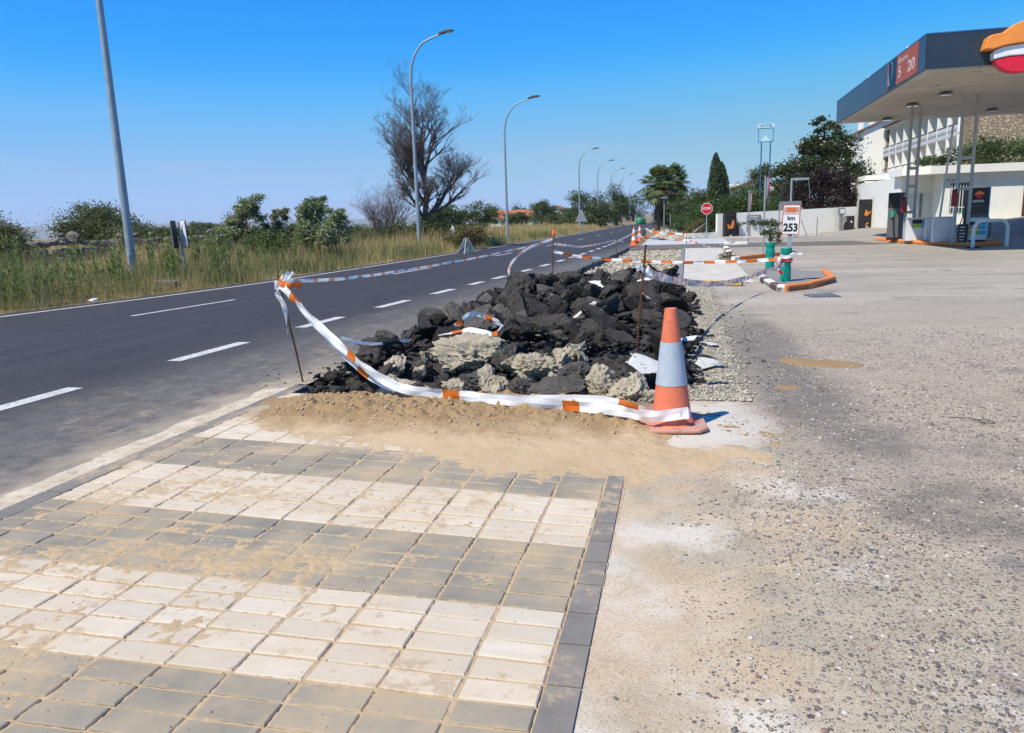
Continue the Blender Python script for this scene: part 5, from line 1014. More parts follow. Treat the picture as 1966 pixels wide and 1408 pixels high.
for x_ in (-.6, .3): B().tube([(x_, .05, -.1), (x_, .05, 1.9)], .035, 6).build('post', 'galvanised', t)
# rose bush, weeds
tree('rose_bush', 'straggly rose bush growing behind the green post bases', 'bush', (G(1482, 490).x, 29.5, 0), [(0, 0, .95, .55, .4, .35), (-.35, 0, 1.1, .5, .3, .2), (.15, 0, .6, .3, .3, .3), (-.9, 0, 1.15, .4, .2, .08)], 1500, .085, 'leaf_rose', .02, 91, .25, 20, limbs=9)
tree('weed_clump', 'brown green weed clump on the concrete before the far island', 'weeds', G(1396, 499), [(0, 0, .12, .3, .3, .13)], 700, .06, 'leaf_olive', .01, 92, mat2='leaf_brown', frac2=.4)
g1 = [G(1541, 566), G(1560, 571), G(1617, 570), G(1596, 563)]; gr = thing('drain_grate', 'dark steel drain grate set in the ground before the island', 'grate'); B().prism([(p.x, p.y) for p in g1], 'z', -.006, -.003).build('pit_dark_sheet', 'black_panel', gr)  # flat black sheet, its colour stands in for the dark below the bars
for k in range(7): a_ = g1[0].lerp(g1[3], (k+.5)/7); c_ = g1[1].lerp(g1[2], (k+.5)/7); B().tube([a_+Vector((0, 0, .001)), c_+Vector((0, 0, .001))], .02, 4).build('bar', 'grey_metal', gr)
b = B(); p = G(1855, 806); b.tube(crv([p+Vector((-.1, .06, .0)), p+Vector((.02, .0, .012)), p+Vector((.1, -.07, .0)), p+Vector((.06, -.1, .004)), p+Vector((.16, -.08, .002)), p+Vector((.12, -.03, .01)), p+Vector((.05, -.0, .0))], 24), .003, 5); tag(b.build('bent_wire', 'black_rubber', None, True), 'thin bent black wire lying on the forecourt', 'wire')
sp = np.stack([np.linspace(0, 1, 26)]*1); 
for k, (q0, q1, w_, lab) in enumerate((((1480, 686), (1675, 703), .22, 'thin tan sand spill on the forecourt right of the rubble'), ((1450, 735), (1545, 738), .22, 'smaller tan sand spill nearer to the rubble'))):
    a_, c_ = G(*q0), G(*q1); L_ = (c_-a_).length; xs_ = np.linspace(-.15, L_+.15, 70); ys_ = np.linspace(-.5, .5, 60); X, Y = np.meshgrid(xs_, ys_); th = math.atan2(c_.y-a_.y, c_.x-a_.x)
    m = sm(X, -.1, .35)*(1-sm(X, L_-.35, L_+.1))*(1-sm(np.abs(Y+.08*np.sin(X*3)), w_*.3, w_*1.5)); Z = -.0165+.02*m+.006*vnoise2(X, Y, 5, 50+k, 5)*(m > .02)
    XX = a_.x+X*math.cos(th)-Y*math.sin(th); YY = a_.y+X*math.sin(th)+Y*math.cos(th); tag(gridv('sand_spill', np.stack([XX, YY, Z], -1), 'sand'), lab, 'sand', kind='stuff')
# ------------------------------------------------------------------ filling station canopy
M('fascia_navy', (.028, .04, .062), (.022, .032, .05), 1., .35, spec=.5); M('fascia_edge', (.05, .2, .5), None, 1., .4); M('ceiling_white', (.60, .56, .49), (.47, .43, .37), .5, .8, dirt=((.12, .085, .06), .57, .75)); M('post_grey', (.42, .42, .42), (.36, .36, .36), 2., .6); M('poster_orange', (.42, .10, .055), None, 2., .6); M('letter_pale', (.66, .56, .53), None, 2., .6); M('navy_dark', (.015, .028, .05), None, 2., .5); M('blue_ink', (.06, .22, .38), None, 2., .5)
CX0, CX1, CY0, CY1, CZ, CH = 7.06, 20.5, 26.9, 41.4, 5.72, 1.02
cp = thing('station_canopy', 'dark blue filling station canopy on thin white posts', 'canopy')
B().box(CX0+.25, CX1-.1, CY0+.25, CY1-.1, CZ-.02, CZ+.15).build('ceiling', 'ceiling_white', cp)
b = B(); y = CY0+.3
while y < CY1-.35: b.box(CX0+.3, CX1-.15, y, y+.24, CZ-.045, CZ-.0205); y += .3
b.build('ceiling_slats', 'ceiling_white', cp)
for d in ((CX0+.05, CX0+.27, CY0+.05, CY1-.05), (CX0+.28, CX1, CY0+.05, CY0+.27)): B().box(*d, CZ-.06, CZ+.02).build('soffit_rim', 'ceiling_white', cp)
n = 6
for k in range(n):
    ya, yb = CY0+(CY1-CY0)*k/n, CY0+(CY1-CY0)*(k+1)/n; B().box(CX0, CX0+.045, ya+(.0 if k == 0 else .004), yb-.004, CZ, CZ+CH).build('fascia_panel', 'fascia_navy', cp)
for k in range(7): xa = CX0+.046+k*1.9; B().box(xa+.003, xa+1.897, CY0, CY0+.045, CZ, CZ+CH).build('fascia_panel', 'fascia_navy', cp)
B().box(CX0-.01, CX1, CY0-.01, CY0+.05, CZ+CH+.001, CZ+CH+.03).build('coping', 'fascia_edge', cp); B().box(CX0-.01, CX0+.05, CY0+.051, CY1, CZ+CH+.001, CZ+CH+.03).build('coping', 'fascia_edge', cp)
B().box(CX0+.05, CX1, CY0+.06, CY1, CZ+CH-.2, CZ+CH-.1).build('roof_deck', 'grey_metal', cp)
# advertising poster on the side fascia
ya, yb, yc = AX(1762, 120, CX0).y, AX(1722, 140, CX0).y, AX(1704, 150, CX0).y; zb, zt = CZ+.04, CZ+CH-.03
po = B().box(CX0-.012, CX0-.001, ya, yb, zb, zt).build('poster', 'poster_orange', cp)
B().box(CX0-.011, CX0-.0012, yb+.003, yc, zb, zt).build('poster_picture', 'navy_dark', cp)
B().prism([(yc-.01, zb), (yc-.12, zb), (yc-.22, (zb+zt)/2), (yc-.12, zt), (yc-.01, zt)], 'x', CX0-.015, CX0-.0122).build('poster_curve', 'poster_orange', cp)
B().tube([(CX0-.02, yc-.5+.28*math.cos(q), zb+.5+.42*math.sin(q)) for q in np.linspace(0, 6.28, 20)], .02, 4).build('poster_drawing', 'blue_ink', cp)
rt = (math.pi/2, 0, -math.pi/2); ym = (ya+yb)/2
text('lettering', 'Ahorra', .27, 'letter_pale', cp, (CX0-.014, ym+.55, zb+.74), rt, ext=.001, sx=1.6); text('lettering', '5', .5, 'letter_pale', cp, (CX0-.014, ym+.85, zb+.36), rt, ext=.001, bold=.01, sx=1.5); text('lettering', '20', .5, 'letter_pale', cp, (CX0-.014, ym-.55, zb+.36), rt, ext=.001, bold=.01, sx=1.7)
# emblem on the front
def emb(pts, mat, y0, y1, nm): B().prism([(AT(px, py, CY0-.2).x, AT(px, py, CY0-.2).z) for px, py in pts], 'y', y0, y1).build(nm, mat, cp, bev=.03)
M('emblem_red', (.72, .02, .05), None, 3., .4); M('emblem_orange', (.88, .30, .06), None, 3., .4); M('emblem_white', (.82, .83, .85), None, 3., .4)
emb([(1906, 117), (1911, 126), (1920, 134), (1935, 140), (1952, 141), (1970, 138), (1988, 128), (2000, 112), (1966, 107.5), (1935, 110)], 'emblem_red', CY0-.33, CY0-.01, 'emblem')
emb([(1905, 116), (1904, 103), (1907, 98), (1925, 91), (1966, 84.5), (2003, 86), (2003, 110), (1966, 107), (1935, 109)], 'emblem_white', CY0-.36, CY0-.012, 'emblem')
emb([(1885, 98), (1893, 73), (1900, 70), (1921, 66), (1930, 59), (1942, 50), (1966, 40.5), (2000, 36), (2030, 46), (2050, 62), (2060, 82), (2003, 85), (1966, 83.5), (1925, 90), (1905, 97)], 'emblem_orange', CY0-.45, CY0-.014, 'emblem')
for px, py in ((1816, 176), (1752, 198), (1704, 226), (1905, 208)):
    d = fw+cr*(px-PW/2)/FP-cu*(py-PH/2)/FP; q = (CZ-.04-EYE)/d[2]; x_, y_ = d[0]*q, d[1]*q
    o = B().lathe([(.26, -.13), (.25, -.1), (.12, 0), (.08, .01)], 20).build('ceiling_lamp', 'grey_metal', cp, True, loc=(x_, y_, CZ-.03)); B().lathe([(.22, -.14), (.2, -.132)], 20).build('lens', 'lamp_glass', o)
for px, py in ((1745, 95), (1670, 150)): q = AX(px, py, CX0+.4); B().tube([(q.x, q.y, CZ+CH-.15), (q.x, q.y, CZ+CH+.32)], .09, 10).build('roof_vent', 'paint_white', cp)
for xs2, y_ in (((9.25, 9.6), 36.6), ((10.14, 10.62), 33.1)):
    for x_ in xs2: B().box(x_-.05, x_+.05, y_-.05, y_+.05, .1, CZ-.033).build('post', 'post_grey', cp)
    for z_ in (1.35, 2.45, 3.2) if y_ > 35 else (2.2, 3.35): B().box(xs2[0]+.051, xs2[1]-.051, y_-.04, y_+.04, z_-.06, z_+.06).build('rung', 'post_grey', cp)
    B().box(xs2[0]+.051, xs2[1]-.051, y_-.03, y_+.03, .3, .4).build('rung', 'post_grey', cp)
isp = thing('pump_island', 'raised pump island with thick orange painted edge', 'pump island')
IP = [(8.95, 40.2), (9.1, 38.4), (10.0, 34.), (10.35, 32.75), (10.6, 32.4), (11.75, 33.0), (11.9, 33.5), (11.6, 35), (10.3, 40.3)]
B().prism([(x_*.985+.14, y_) for x_, y_ in IP], 'z', -.05, .135).build('slab', 'concrete_slab', isp)
for k in range(len(IP)):
    a_, c_ = Vector((*IP[k], .07)), Vector((*IP[(k+1) % len(IP)], .07)); B().tube([a_, c_], .11, 10).build('edge_roll', 'paint_orange', isp, True)
M('pump_grey', (.12, .12, .125), (.1, .1, .104), 2., .5); M('cabinet_white', (.68, .69, .70), (.6, .61, .62), 2., .55); M('sticker_blue', (.02, .38, .62), None, 2., .5); M('sticker_green', (.28, .5, .05), None, 2., .5); M('bright_green', (.03, .3, .2), None, 2., .5)
def pump(loc, rz, label, front):
    t = thing('fuel_pump', label, 'fuel pump', loc, rz, 'fuel pumps under the canopy')
    B().box(-.36, .36, -.26, .26, 0, .1).build('plinth', 'black_panel', t)
    B().box(-.35, .35, -.25, .25, .101, 1.42).build('body', 'pump_grey', t, bev=.02); B().box(-.36, .36, -.255, .255, 1.421, 2.08).build('head', 'black_panel', t, bev=.02)
    B().box(.362, .4, -.26, .26, .1, 2.1).build('side_fin', 'sticker_blue', t)
    e = B().lathe([(.13, 0), (.135, .02)], 18).build('emblem', 'emblem_red', t, loc=(0, -.256, 1.83), rot=(math.pi/2, 0, 0)); B().prism([(-.17, .0), (-.12, .07), (0, .13), (.13, .08), (.19, .01), (0, .02)], 'y', -.29, -.277).build('emblem_cap', 'emblem_orange', t, loc=(0, 0, 1.82))
    text('lettering', 'REPSOL', .12, 'sign_white', t, (0, -.262, 1.57), (math.pi/2, 0, 0), ext=.002, bold=.003)
    B().box(-.34, .34, -.262, -.251, 1.1, 1.4).build('display', 'dark_glass', t)
    for s_ in (-1, 1):
        h = B().box(s_*.41-.03, s_*.41+.03, -.08, .08, 1.0, 1.28).build('nozzle', 'bright_green' if s_ < 0 else 'sticker_blue', t, bev=.015)
        B().tube(crv([(s_*.42, -.05, 1.05), (s_*.52, -.1, .7), (s_*.5, -.14, .25), (s_*.4, -.12, .18), (s_*.37, -.05, .5), (s_*.36, 0, 1.5)], 22), .018, 6).build('hose', 'black_rubber', t, True)
    if front:
        B().box(-.36, .36, -.3, -.256, .105, .95).build('service_panel', 'cabinet_white', t)
        for (x0_, x1_, z0_, z1_, m_) in ((-.3, .1, .66, .8, 'black_panel'), (.11, .33, .66, .82, 'sticker_blue'), (-.3, .1, .52, .64, 'paint_orange'), (.11, .33, .5, .64, 'sticker_blue'), (-.3, .1, .3, .46, 'sticker_green'), (.11, .33, .3, .46, 'sticker_blue')): B().box(x0_, x1_, -.306, -.3008, z0_, z1_).build('sticker', m_, t)
    return t
pump((9.2, 37.8, .135), .9, 'grey fuel pump at the far end of the island, seen from its side', False); pump((10.95, 33.4, .135), -.05, 'fuel pump with black emblem panel behind the white hoop guard', True)
for loc, d, lab in (((9.62, 36.2, .135), (-.42, .42, -.2, .2, 0, .95), 'white cabinet with a sticker beside the far fuel pump'), ((10.0, 35.6, .135), (-.2, .2, -.18, .18, 0, .95), 'narrow white cabinet right of the one with the sticker'), ((10.15, 34.2, .135), (-.46, .3, -.2, .2, 0, .98), 'broad white cabinet between the two canopy posts')):
    t = thing('white_cabinet', lab, 'cabinet', loc, -.1, 'white cabinets on the pump island'); B().box(*d).build('body', 'cabinet_white', t, bev=.02); B().box(d[0]-.02, d[1]+.02, d[2]-.02, d[3]+.02, d[5], d[5]+.03).build('lid', 'cabinet_white', t)
    if 'sticker' in lab and 'right' not in lab: B().box(-.2, .18, -.206, -.2005, .72, .9).build('sticker', 'black_panel', t); B().box(-.2, .18, -.206, -.2005, .56, .7).build('sticker', 'sticker_green', t); B().box(.19, .32, -.206, -.2005, .56, .9).build('sticker', 'sticker_blue', t)
for x_, y_, z_, lab in ((9.22, 36.45, 1.35, 'red fire extinguisher on the left canopy posts'), (10.12, 32.95, 1.55, 'dark red fire extinguisher on the right canopy posts')):
    t = thing('fire_extinguisher', lab, 'extinguisher', (x_-.12, y_-.1, z_)); B().lathe([(.1, 0), (.11, .03), (.11, .45), (.06, .55), (.03, .57)], 16).build('bottle', 'red_paint', t, True, auto=40); B().box(-.06, .08, -.02, .02, .56, .64).build('valve', 'black_panel', t); B().box(-.05, .05, .1, .14, .1, .5).build('bracket', 'grey_metal', t)
t = thing('price_board', 'small black price board leaning by the near fuel pump', 'board', (10.42, 33.0, .135), -.2); t.rotation_euler = (-.08, .03, -.2); B().box(-.17, .17, -.02, .02, 0, .72).build('panel', 'black_panel', t)
for k in range(5): B().box(-.11, .05+.02*(k % 3), -.026, -.0205, .1+.12*k, .14+.12*k).build('price_line', 'letter_pale', t)
a_, c_ = G(1867, 476), G(1932, 473); t = thing('hoop_guard', 'white tubular hoop guard before the near fuel pump', 'guard', a_, math.atan2(c_.y-a_.y, c_.x-a_.x)); L_ = (c_-a_).length
B().tube(crv([(0, 0, -.1), (0, 0, .5), (.03, 0, .75), (.22, 0, .95), (L_/2, 0, .98), (L_-.22, 0, .95), (L_-.03, 0, .75), (L_, 0, .5), (L_, 0, -.1)], 48), .065, 12).build('hoop', 'paint_white', t, True); B().tube([(.3*math.cos(q)-.0, .2*math.sin(q)-.05, .01) for q in np.linspace(0, 6.0, 24)], .012, 5).build('rubber_ring', 'black_rubber', t)
# ------------------------------------------------------------------ station kiosk
kk = thing('station_kiosk', 'low white station kiosk with flat overhanging roof', 'kiosk'); KY = 45.5
B().box(13.25, 20., KY, 48.6, -.2, 3.25).build('wall', 'wall_white', kk); B().box(11.6, 13.249, KY+1.7, 48.6, -.2, 3.25).build('recessed_wall', 'wall_white', kk)
B().add([(11.3, KY+.4, 3.25), (12.5, KY-.4, 3.25), (20.5, KY-.4, 3.25), (20.5, 48.8, 3.25), (11.3, 48.8, 3.25), (11.3, KY+.4, 3.66), (12.5, KY-.4, 3.66), (20.5, KY-.4, 3.66), (20.5, 48.8, 3.66), (11.3, 48.8, 3.66)], [(0, 4, 3, 2, 1), (5, 6, 7, 8, 9), (0, 1, 6, 5), (1, 2, 7, 6), (2, 3, 8, 7), (3, 4, 9, 8), (4, 0, 5, 9)]).build('roof_slab', 'wall_white', kk)
p = AT(1826, 352, KY); q = AT(1858, 408, KY); wx0, wx1, wz0, wz1 = p.x, q.x, q.z, p.z
wn2 = B().box(wx0, wx1, KY-.012, KY-.001, wz0, wz1).build('window', 'dark_glass', kk)
for k in range(7): B().box(wx0+.03+k*(wx1-wx0-.09)/6, wx0+.06+k*(wx1-wx0-.09)/6, KY-.06, KY-.03, wz0, wz1).build('bar', 'paint_white', wn2)
for z_ in (wz0+.25, wz1-.35): B().box(wx0, wx1, KY-.075, KY-.061, z_, z_+.04).build('bar', 'paint_white', wn2)
p = AT(1862, 358, KY); B().box(p.x-.1, p.x+.8, KY-.08, KY-.001, p.z-.5, p.z).build('wall_unit', 'grey_metal', kk)
for x_ in (11.75, 12.2, 12.75): B().box(x_, x_+.4, KY+1.66, KY+1.699, .4, 2.3).build('door_panel', 'cabinet_white', kk)
B().box(12.62, 12.72, KY+1.64, KY+1.699, .3, 2.3).build('door_joint', 'grey_metal', kk)
p = AT(1886, 334, KY); B().lathe([(.21, 0), (.21, .03)], 20).build('round_vent', 'paint_white', kk, loc=(p.x, KY-.001, p.z), rot=(math.pi/2, 0, 0)); p = AT(1824, 346, KY); B().box(p.x-.25, p.x+.25, KY-.04, KY-.001, p.z-.07, p.z+.07).build('name_plate', 'letter_pale', kk)
p = AT(1962, 400, KY); B().box(p.x, p.x+1., KY-.05, KY-.001, .6, 2.6).build('side_door', 'brown_board', kk)
tp = AT(1818, 250, 40.5); t = thing('white_pole', 'slim white pole with small lamp standing before the kiosk', 'pole', (AT(1800, 440, 40.5).x, 40.5, .2)); t.rotation_euler = (0, .02, 0); B().tube([(0, 0, -.1), (.25, 0, 5.3)], .05, 8).build('pole', 'paint_white', t, True); B().box(.05, .3, -.06, .06, 3.9, 4.05).build('lamp', 'paint_white', t)
tag(B().box(12.3, 32, 49., 65.9, -.3, 3.35).build('terrace', 'wall_white'), kind='structure')
M('stone_masonry', (.3, .23, .155), (.2, .15, .1), 2., .95, .5, 6, space='pos')
def mk_masonry():
    t = T('stone_masonry'); p = t.pos(); v = t.n('TexVoronoi', out=None, Vector=t.scl(p, 1, 1, 1.5), Scale=3.4); e = t.n('TexVoronoi', p_feature='DISTANCE_TO_EDGE', Vector=t.scl(p, 1, 1, 1.5), Scale=3.4)
    c = t.ramp(t.n('SeparateColor', out=0, Color=v.outputs['Color']), [(0., (.3, .215, .14)), (.5, (.42, .32, .21)), (1., (.24, .19, .14))]); c = t.mix(t.rng(t.noise(p, 8), .4, .7, 0., .5), c, (.2, .16, .12)); c = t.mix(t.rng(e, .035, .01), c, (.17, .14, .11)); t.bump(t.rng(e, 0., .15), 1., .08); MT['stone_masonry'] = t.fin(c, .95)
mk_masonry()
tree('flowering_hedge', 'green hedge on the terrace above the kiosk roof', 'hedge', (17.3, 50.2, 3.35), [(0, 0, 1.1, 2.6, .8, 1.0), (-2.6, 0, .7, 1.7, .7, .7), (2.8, 0, 1.2, 2.2, .8, 1.1), (5, 0, 1.2, 2, .8, 1.1)], 13000, .17, 'leaf_hedge', .05, 93, mat2='leaf_mid', frac2=.25)
# ------------------------------------------------------------------ hotel
M('hotel_white', (.86, .84, .80), (.82, .80, .75), .6, .9, space='pos'); M('hotel_slab', (.62, .62, .62), (.56, .56, .56), .6, .9, space='pos'); M('hotel_shade_grey', (.42, .41, .40), (.36, .355, .35), .6, .9, space='pos'); M('roof_brown', (.2, .12, .09), (.16, .1, .08), 2., .9); M('awning_cream', (.72, .66, .52), (.64, .58, .45), 2., .8); M('railing', (.05, .045, .05), None, 2., .5)
ho = thing('hotel', 'large white hotel with two rows of deep balconies divided by fins', 'hotel'); HX, H0, H1, nb = 20.75, 68.5, 92.5, 9; bw = (H1-H0)/nb
B().box(HX+1.7, HX+9, H0, H1, -.2, 10.3).build('back_wall', 'hotel_shade_grey', ho)  # white wall greyed: the balcony shade is put into its colour
for z0_, z1_ in ((5.0, 5.3), (7.0, 7.25), (9.85, 10.1)): B().box(HX, HX+1.7, H0, H1, z0_, z1_).build('floor_slab', 'hotel_white', ho)
B().box(HX-.06, HX+1.69, H0, H1, 3., 4.995).build('ground_storey', 'hotel_white', ho)
for z0_, z1_, zf in ((5.301, 6.999, 5.3), (7.251, 9.849, 7.25)):
    for k in range(nb+1): y_ = H0+k*bw; B().box(HX-.05, HX+1.69, y_-.08, y_+.08, z0_, z1_).build('fin', 'hotel_white', ho)
    for k in range(nb):
        y_ = H0+k*bw
        if zf > 7: B().box(HX-.03, HX+.06, y_+.085, y_+bw-.085, 7.05, 7.9).build('balustrade', 'hotel_slab', ho)
        zr = 7.92 if zf > 7 else 5.62; B().box(HX-.02, HX+.04, y_+.085, y_+bw-.085, zr, zr+.1).build('hand_rail', 'railing', ho)
        o = B().box(HX+1.62, HX+1.695, y_+.5, y_+1.7, zf+.02, zf+2.05 if zf > 7 else 6.9).build('balcony_door', 'dark_glass', ho); 
        if zf > 7:
            for q in range(12): B().box(HX-.045, HX-.031, y_+.2+q*.2, y_+.28+q*.2, 7.35, 7.6).build('baluster_slot', 'grey_metal', ho)
B().box(HX+.2, HX+1.69, H1-.9, H1-.08, 5.3, 9.84).build('stone_pier', 'stone_masonry', ho)
B().prism([(HX-.5, 10.11), (HX+9.3, 10.11), (HX+4.5, 12.4)], 'y', H0-.3, H1+.3).build('roof', 'roof_brown', ho)
wg = B().add([(19.0, 94., -.2), (22.5, 94., -.2), (22.5, 104, -.2), (19.0, 104, -.2), (19.0, 94., 10.1), (22.5, 94., 11.6), (22.5, 104, 11.6), (19., 104, 10.1)], [(0, 3, 2, 1), (4, 5, 6, 7), (0, 1, 5, 4), (1, 2, 6, 5), (2, 3, 7, 6), (3, 0, 4, 7)]).build('gable_wing', 'hotel_white', ho)
B().add([(18.6, 93.7, 10.0), (22.6, 93.7, 11.7), (22.6, 104, 11.7), (18.6, 104, 10.), (18.6, 93.7, 10.2), (22.6, 93.7, 11.9), (22.6, 104, 11.9), (18.6, 104, 10.2)], [(0, 3, 2, 1), (4, 5, 6, 7), (0, 1, 5, 4), (1, 2, 6, 5), (2, 3, 7, 6), (3, 0, 4, 7)]).build('roof', 'roof_brown', ho)
B().box(17.2, 18.99, 99., 108, -.2, 9.6).build('rear_wing', 'hotel_white', ho); B().box(18., 18.7, 98.95, 98.999, 5.6, 8.4).build('window', 'dark_glass', ho)
for x_ in (19.6, 20.8): B().box(x_, x_+.5, 100, 100.6, 10.3, 13.2).build('chimney', 'hotel_white', ho)
st = thing('stone_building', 'rough stone walled building between canopy and hedge', 'building'); B().box(21.0, 34, 66.2, 68.2, 3.3, 12.5).build('wall', 'stone_masonry', st)
te = thing('terrace_bar', 'white terrace bar with scalloped cream awning beside the hotel', 'building'); B().box(12.9, 19., 62., 66., -.2, 3.5).build('wall', 'wall_white', te); B().box(12.7, 19.2, 61.6, 66.2, 3.62, 3.95).build('roof_band', 'hotel_white', te); B().box(14.6, 14.95, 61.5, 61.9, .2, 3.1).build('stone_pier', 'stone_masonry', te)
B().add([(12.7, 62., 3.6), (15.5, 62, 3.6), (15.5, 60.4, 3.05), (12.7, 60.4, 3.05), (12.7, 62., 3.64), (15.5, 62, 3.64), (15.5, 60.4, 3.09), (12.7, 60.4, 3.09)], [(0, 3, 2, 1), (4, 5, 6, 7), (0, 1, 5, 4), (1, 2, 6, 5), (2, 3, 7, 6), (3, 0, 4, 7)]).build('awning', 'awning_cream', te)
for k in range(6): x_ = 12.7+k*.467; B().prism([(x_+.01, 3.05), (x_+.457, 3.05), (x_+.44, 2.85), (x_+.23, 2.78), (x_+.03, 2.85)], 'y', 60.385, 60.399).build('valance', 'awning_cream', te)
tree('potted_creeper', 'dark creeper growing on the white terrace bar wall', 'plant', (13.3, 61.6, .3), [(0, 0, 1.4, .7, .2, .2)], 500, .12, 'leaf_dark', .01, 94)
# hotel roof sign
p = AT(1470, 272, 75); t = thing('hotel_sign', 'hotel roof sign, white board and open frame on two blue poles', 'sign', (p.x, 75, 0), 0); zt = AT(1470, 239, 75).z; zb_ = AT(1470, 273, 75).z; M('sign_blue', (.03, .12, .3), None, 2., .5); M('sign_aqua', (.58, .8, .82), None, 2., .5)
for x_ in (-.36, .42): B().tube([(x_, 0, 0), (x_, 0, zb_)], .055, 8).build('pole', 'sign_blue', t, True)
for d in ((-.68, .66, zb_, zb_+.06), (-.68, -.63, zb_, zt-.3), (.61, .66, zb_, zt-.3), (-.68, .66, zt-.38, zt-.33)): B().box(d[0], d[1], -.03, .03, d[2], d[3]).build('frame', 'sign_blue', t)
B().box(-.72, .72, -.05, .05, zt-.32, zt+.06).build('board', 'sign_aqua', t); text('lettering', 'HOTEL', .34, 'sign_blue', t, (0, -.053, zt-.13), (math.pi/2, 0, 0), ext=.002, bold=.006, sx=1.1)
B().prism([(-.33, .06), (.42, .06), (.12, .38), (.06, .62), (-.02, .6), (-.14, .48), (-.3, .3), (-.36, .16)], 'y', -.02, .02).build('emblem', 'sign_aqua', t, loc=(0, 0, zb_))
# ------------------------------------------------------------------ trees on the right
def rt_tree(px, Y, blobs, n, size, mat, label, seed, mat2=None, f2=0., trunk=.2, name='tree', cat='tree', clump=.24, ncl=60, z0=None):
    p = AT(px, 430, Y); tree(name, label, cat, (p.x, Y, zfore(p.x, Y)-.1 if z0 is None else z0), blobs, n, size, mat, trunk, seed, clump, ncl, mat2=mat2, frac2=f2)
rt_tree(1575, 66, [(0, 0, 4.6, 3.2, 2.4, 1.7), (.3, 0, 6.6, 2.2, 1.8, 1.2), (.2, 0, 8.0, 1.1, 1., .8), (-2.2, 0, 4.0, 1.7, 1.6, 1.3), (2.8, 0, 3.6, 1.6, 1.6, 1.5), (-1.2, 0, 6.2, 1.2, 1.2, .8)], 17000, .26, 'leaf_glossy', 'tall glossy magnolia tree left of the hotel', 101, 'leaf_brown', .06)
rt_tree(1570, 62.5, [(0, 0, 2.6, 2.9, 1.6, 1.7), (-1.4, 0, 2.0, 1.8, 1.4, 1.4), (1.6, 0, 2.3, 1.7, 1.4, 1.6), (.3, 0, 3.8, 1.8, 1.3, .9)], 15000, .2, 'leaf_purple', 'dark purple leaved plum tree behind the white wall', 102)
rt_tree(1400, 57, [(0, 0, 1.6, 2.2, 1.2, 1.3), (1.6, 0, 1.9, 1.6, 1.2, 1.3), (-1.4, 0, 1.2, 1.6, 1.1, 1.1)], 11000, .17, 'leaf_hedge', 'broad green bush behind the left end of the white wall', 103, 'leaf_mid', .3, .08, 'bush', 'bush')
rt_tree(1455, 60, [(0, 0, 1.5, 1.8, 1.2, 1.2), (1.2, 0, 1.3, 1.5, 1., 1.)], 6000, .16, 'leaf_mid', 'bright green shrub behind the wall below the hotel sign', 104, 'leaf_hedge', .5, .06, 'shrub', 'shrub')
rt_tree(1350, 60, [(0, 0, 1.2, 1.8, 1.4, 1.2), (-1.2, 1, .9, 1.4, 1.2, .9)], 6000, .17, 'leaf_hedge', 'green shrub behind the stop sign', 105, 'leaf_dark', .4, .06, 'shrub', 'shrub')
rt_tree(1338, 52.5, [(0, 0, .7, .75, .6, .65), (-.3, 0, .3, .6, .5, .3)], 3000, .09, 'leaf_olive', 'yellow brown autumnal bush left of the stop sign', 106, 'leaf_brown', .6, .04, 'bush', 'bush')
rt_tree(1325, 85, [(0, 0, 2.2, 2.4, 1.6, 1.8), (1.6, 0, 2.8, 2., 1.5, 1.6), (3.4, 0, 2.2, 2., 1.5, 1.6)], 8000, .26, 'leaf_dark', 'dark tree group between the palms and the cypress', 107, 'leaf_mid', .35)
rt_tree(1452, 95, [(0, 0, 5.2, 1.5, 1.3, 1.4), (.8, 0, 6.2, 1.3, 1.2, 1.1)], 3500, .24, 'leaf_olive', 'pine crown peeping left of the hotel sign poles', 108)
rt_tree(1430, 90, [(0, 0, 2.5, 4., 2., 2.2), (3., 0, 3., 3, 2, 1.8)], 7000, .3, 'leaf_mid', 'tree row behind the bush at the white wall', 109, 'leaf_dark', .5)
hp = AT(1430, 430, 110); t = thing('white_villa', 'white villa roof slope peeping behind the trees left of the hotel sign', 'house', (hp.x+2.5, 110, 0)); bx('wall', 'hotel_white', t, -5, 6, 0, 8, 0, 5.4); B().add([(-5.5, -.4, 4.4), (6, -.4, 7.6), (6, 8, 7.6), (-5.5, 8, 4.4), (-5.5, -.4, 4.65), (6, -.4, 7.85), (6, 8, 7.85), (-5.5, 8, 4.65)], [(0, 3, 2, 1), (4, 5, 6, 7), (0, 1, 5, 4), (1, 2, 6, 5), (2, 3, 7, 6), (3, 0, 4, 7)]).build('roof', 'roof_brown', t)
def cypress(px, Y, h, r, label, seed):
    p = AT(px, 430, Y); t = thing('cypress', label, 'cypress', (p.x, Y, -.1), 0, 'cypresses'); rs = np.random.RandomState(seed); n = 5200; u = rs.rand(n)**.75; a = rs.rand(n)*6.283; rad = r*np.clip(np.sin((1-u)**.62*1.57)*1.05, .02, 1)*(.8+.25*np.sin(a*5+u*22))*np.sqrt(rs.uniform(.45, 1, n)); P = np.stack([rad*np.cos(a), rad*np.sin(a), .8+u*(h-.8)], -1)
    V = leaves(P, .22, rs, .1, .4); V[:, :, 2] += (V[:, :, 2]-P[:, None, 2])*.8; polymesh('crown', V, 'leaf_dark', t); B().tube([(0, 0, -.1), (0, 0, h*.8)], [.12, .03], 8).build('trunk', 'bark', t, True)
cypress(1372, 80, 7.5, .95, 'tall dark cypress above the stop sign', 111); cypress(1383, 82, 6.7, 1.0, 'shorter cypress right behind the tall one', 112)
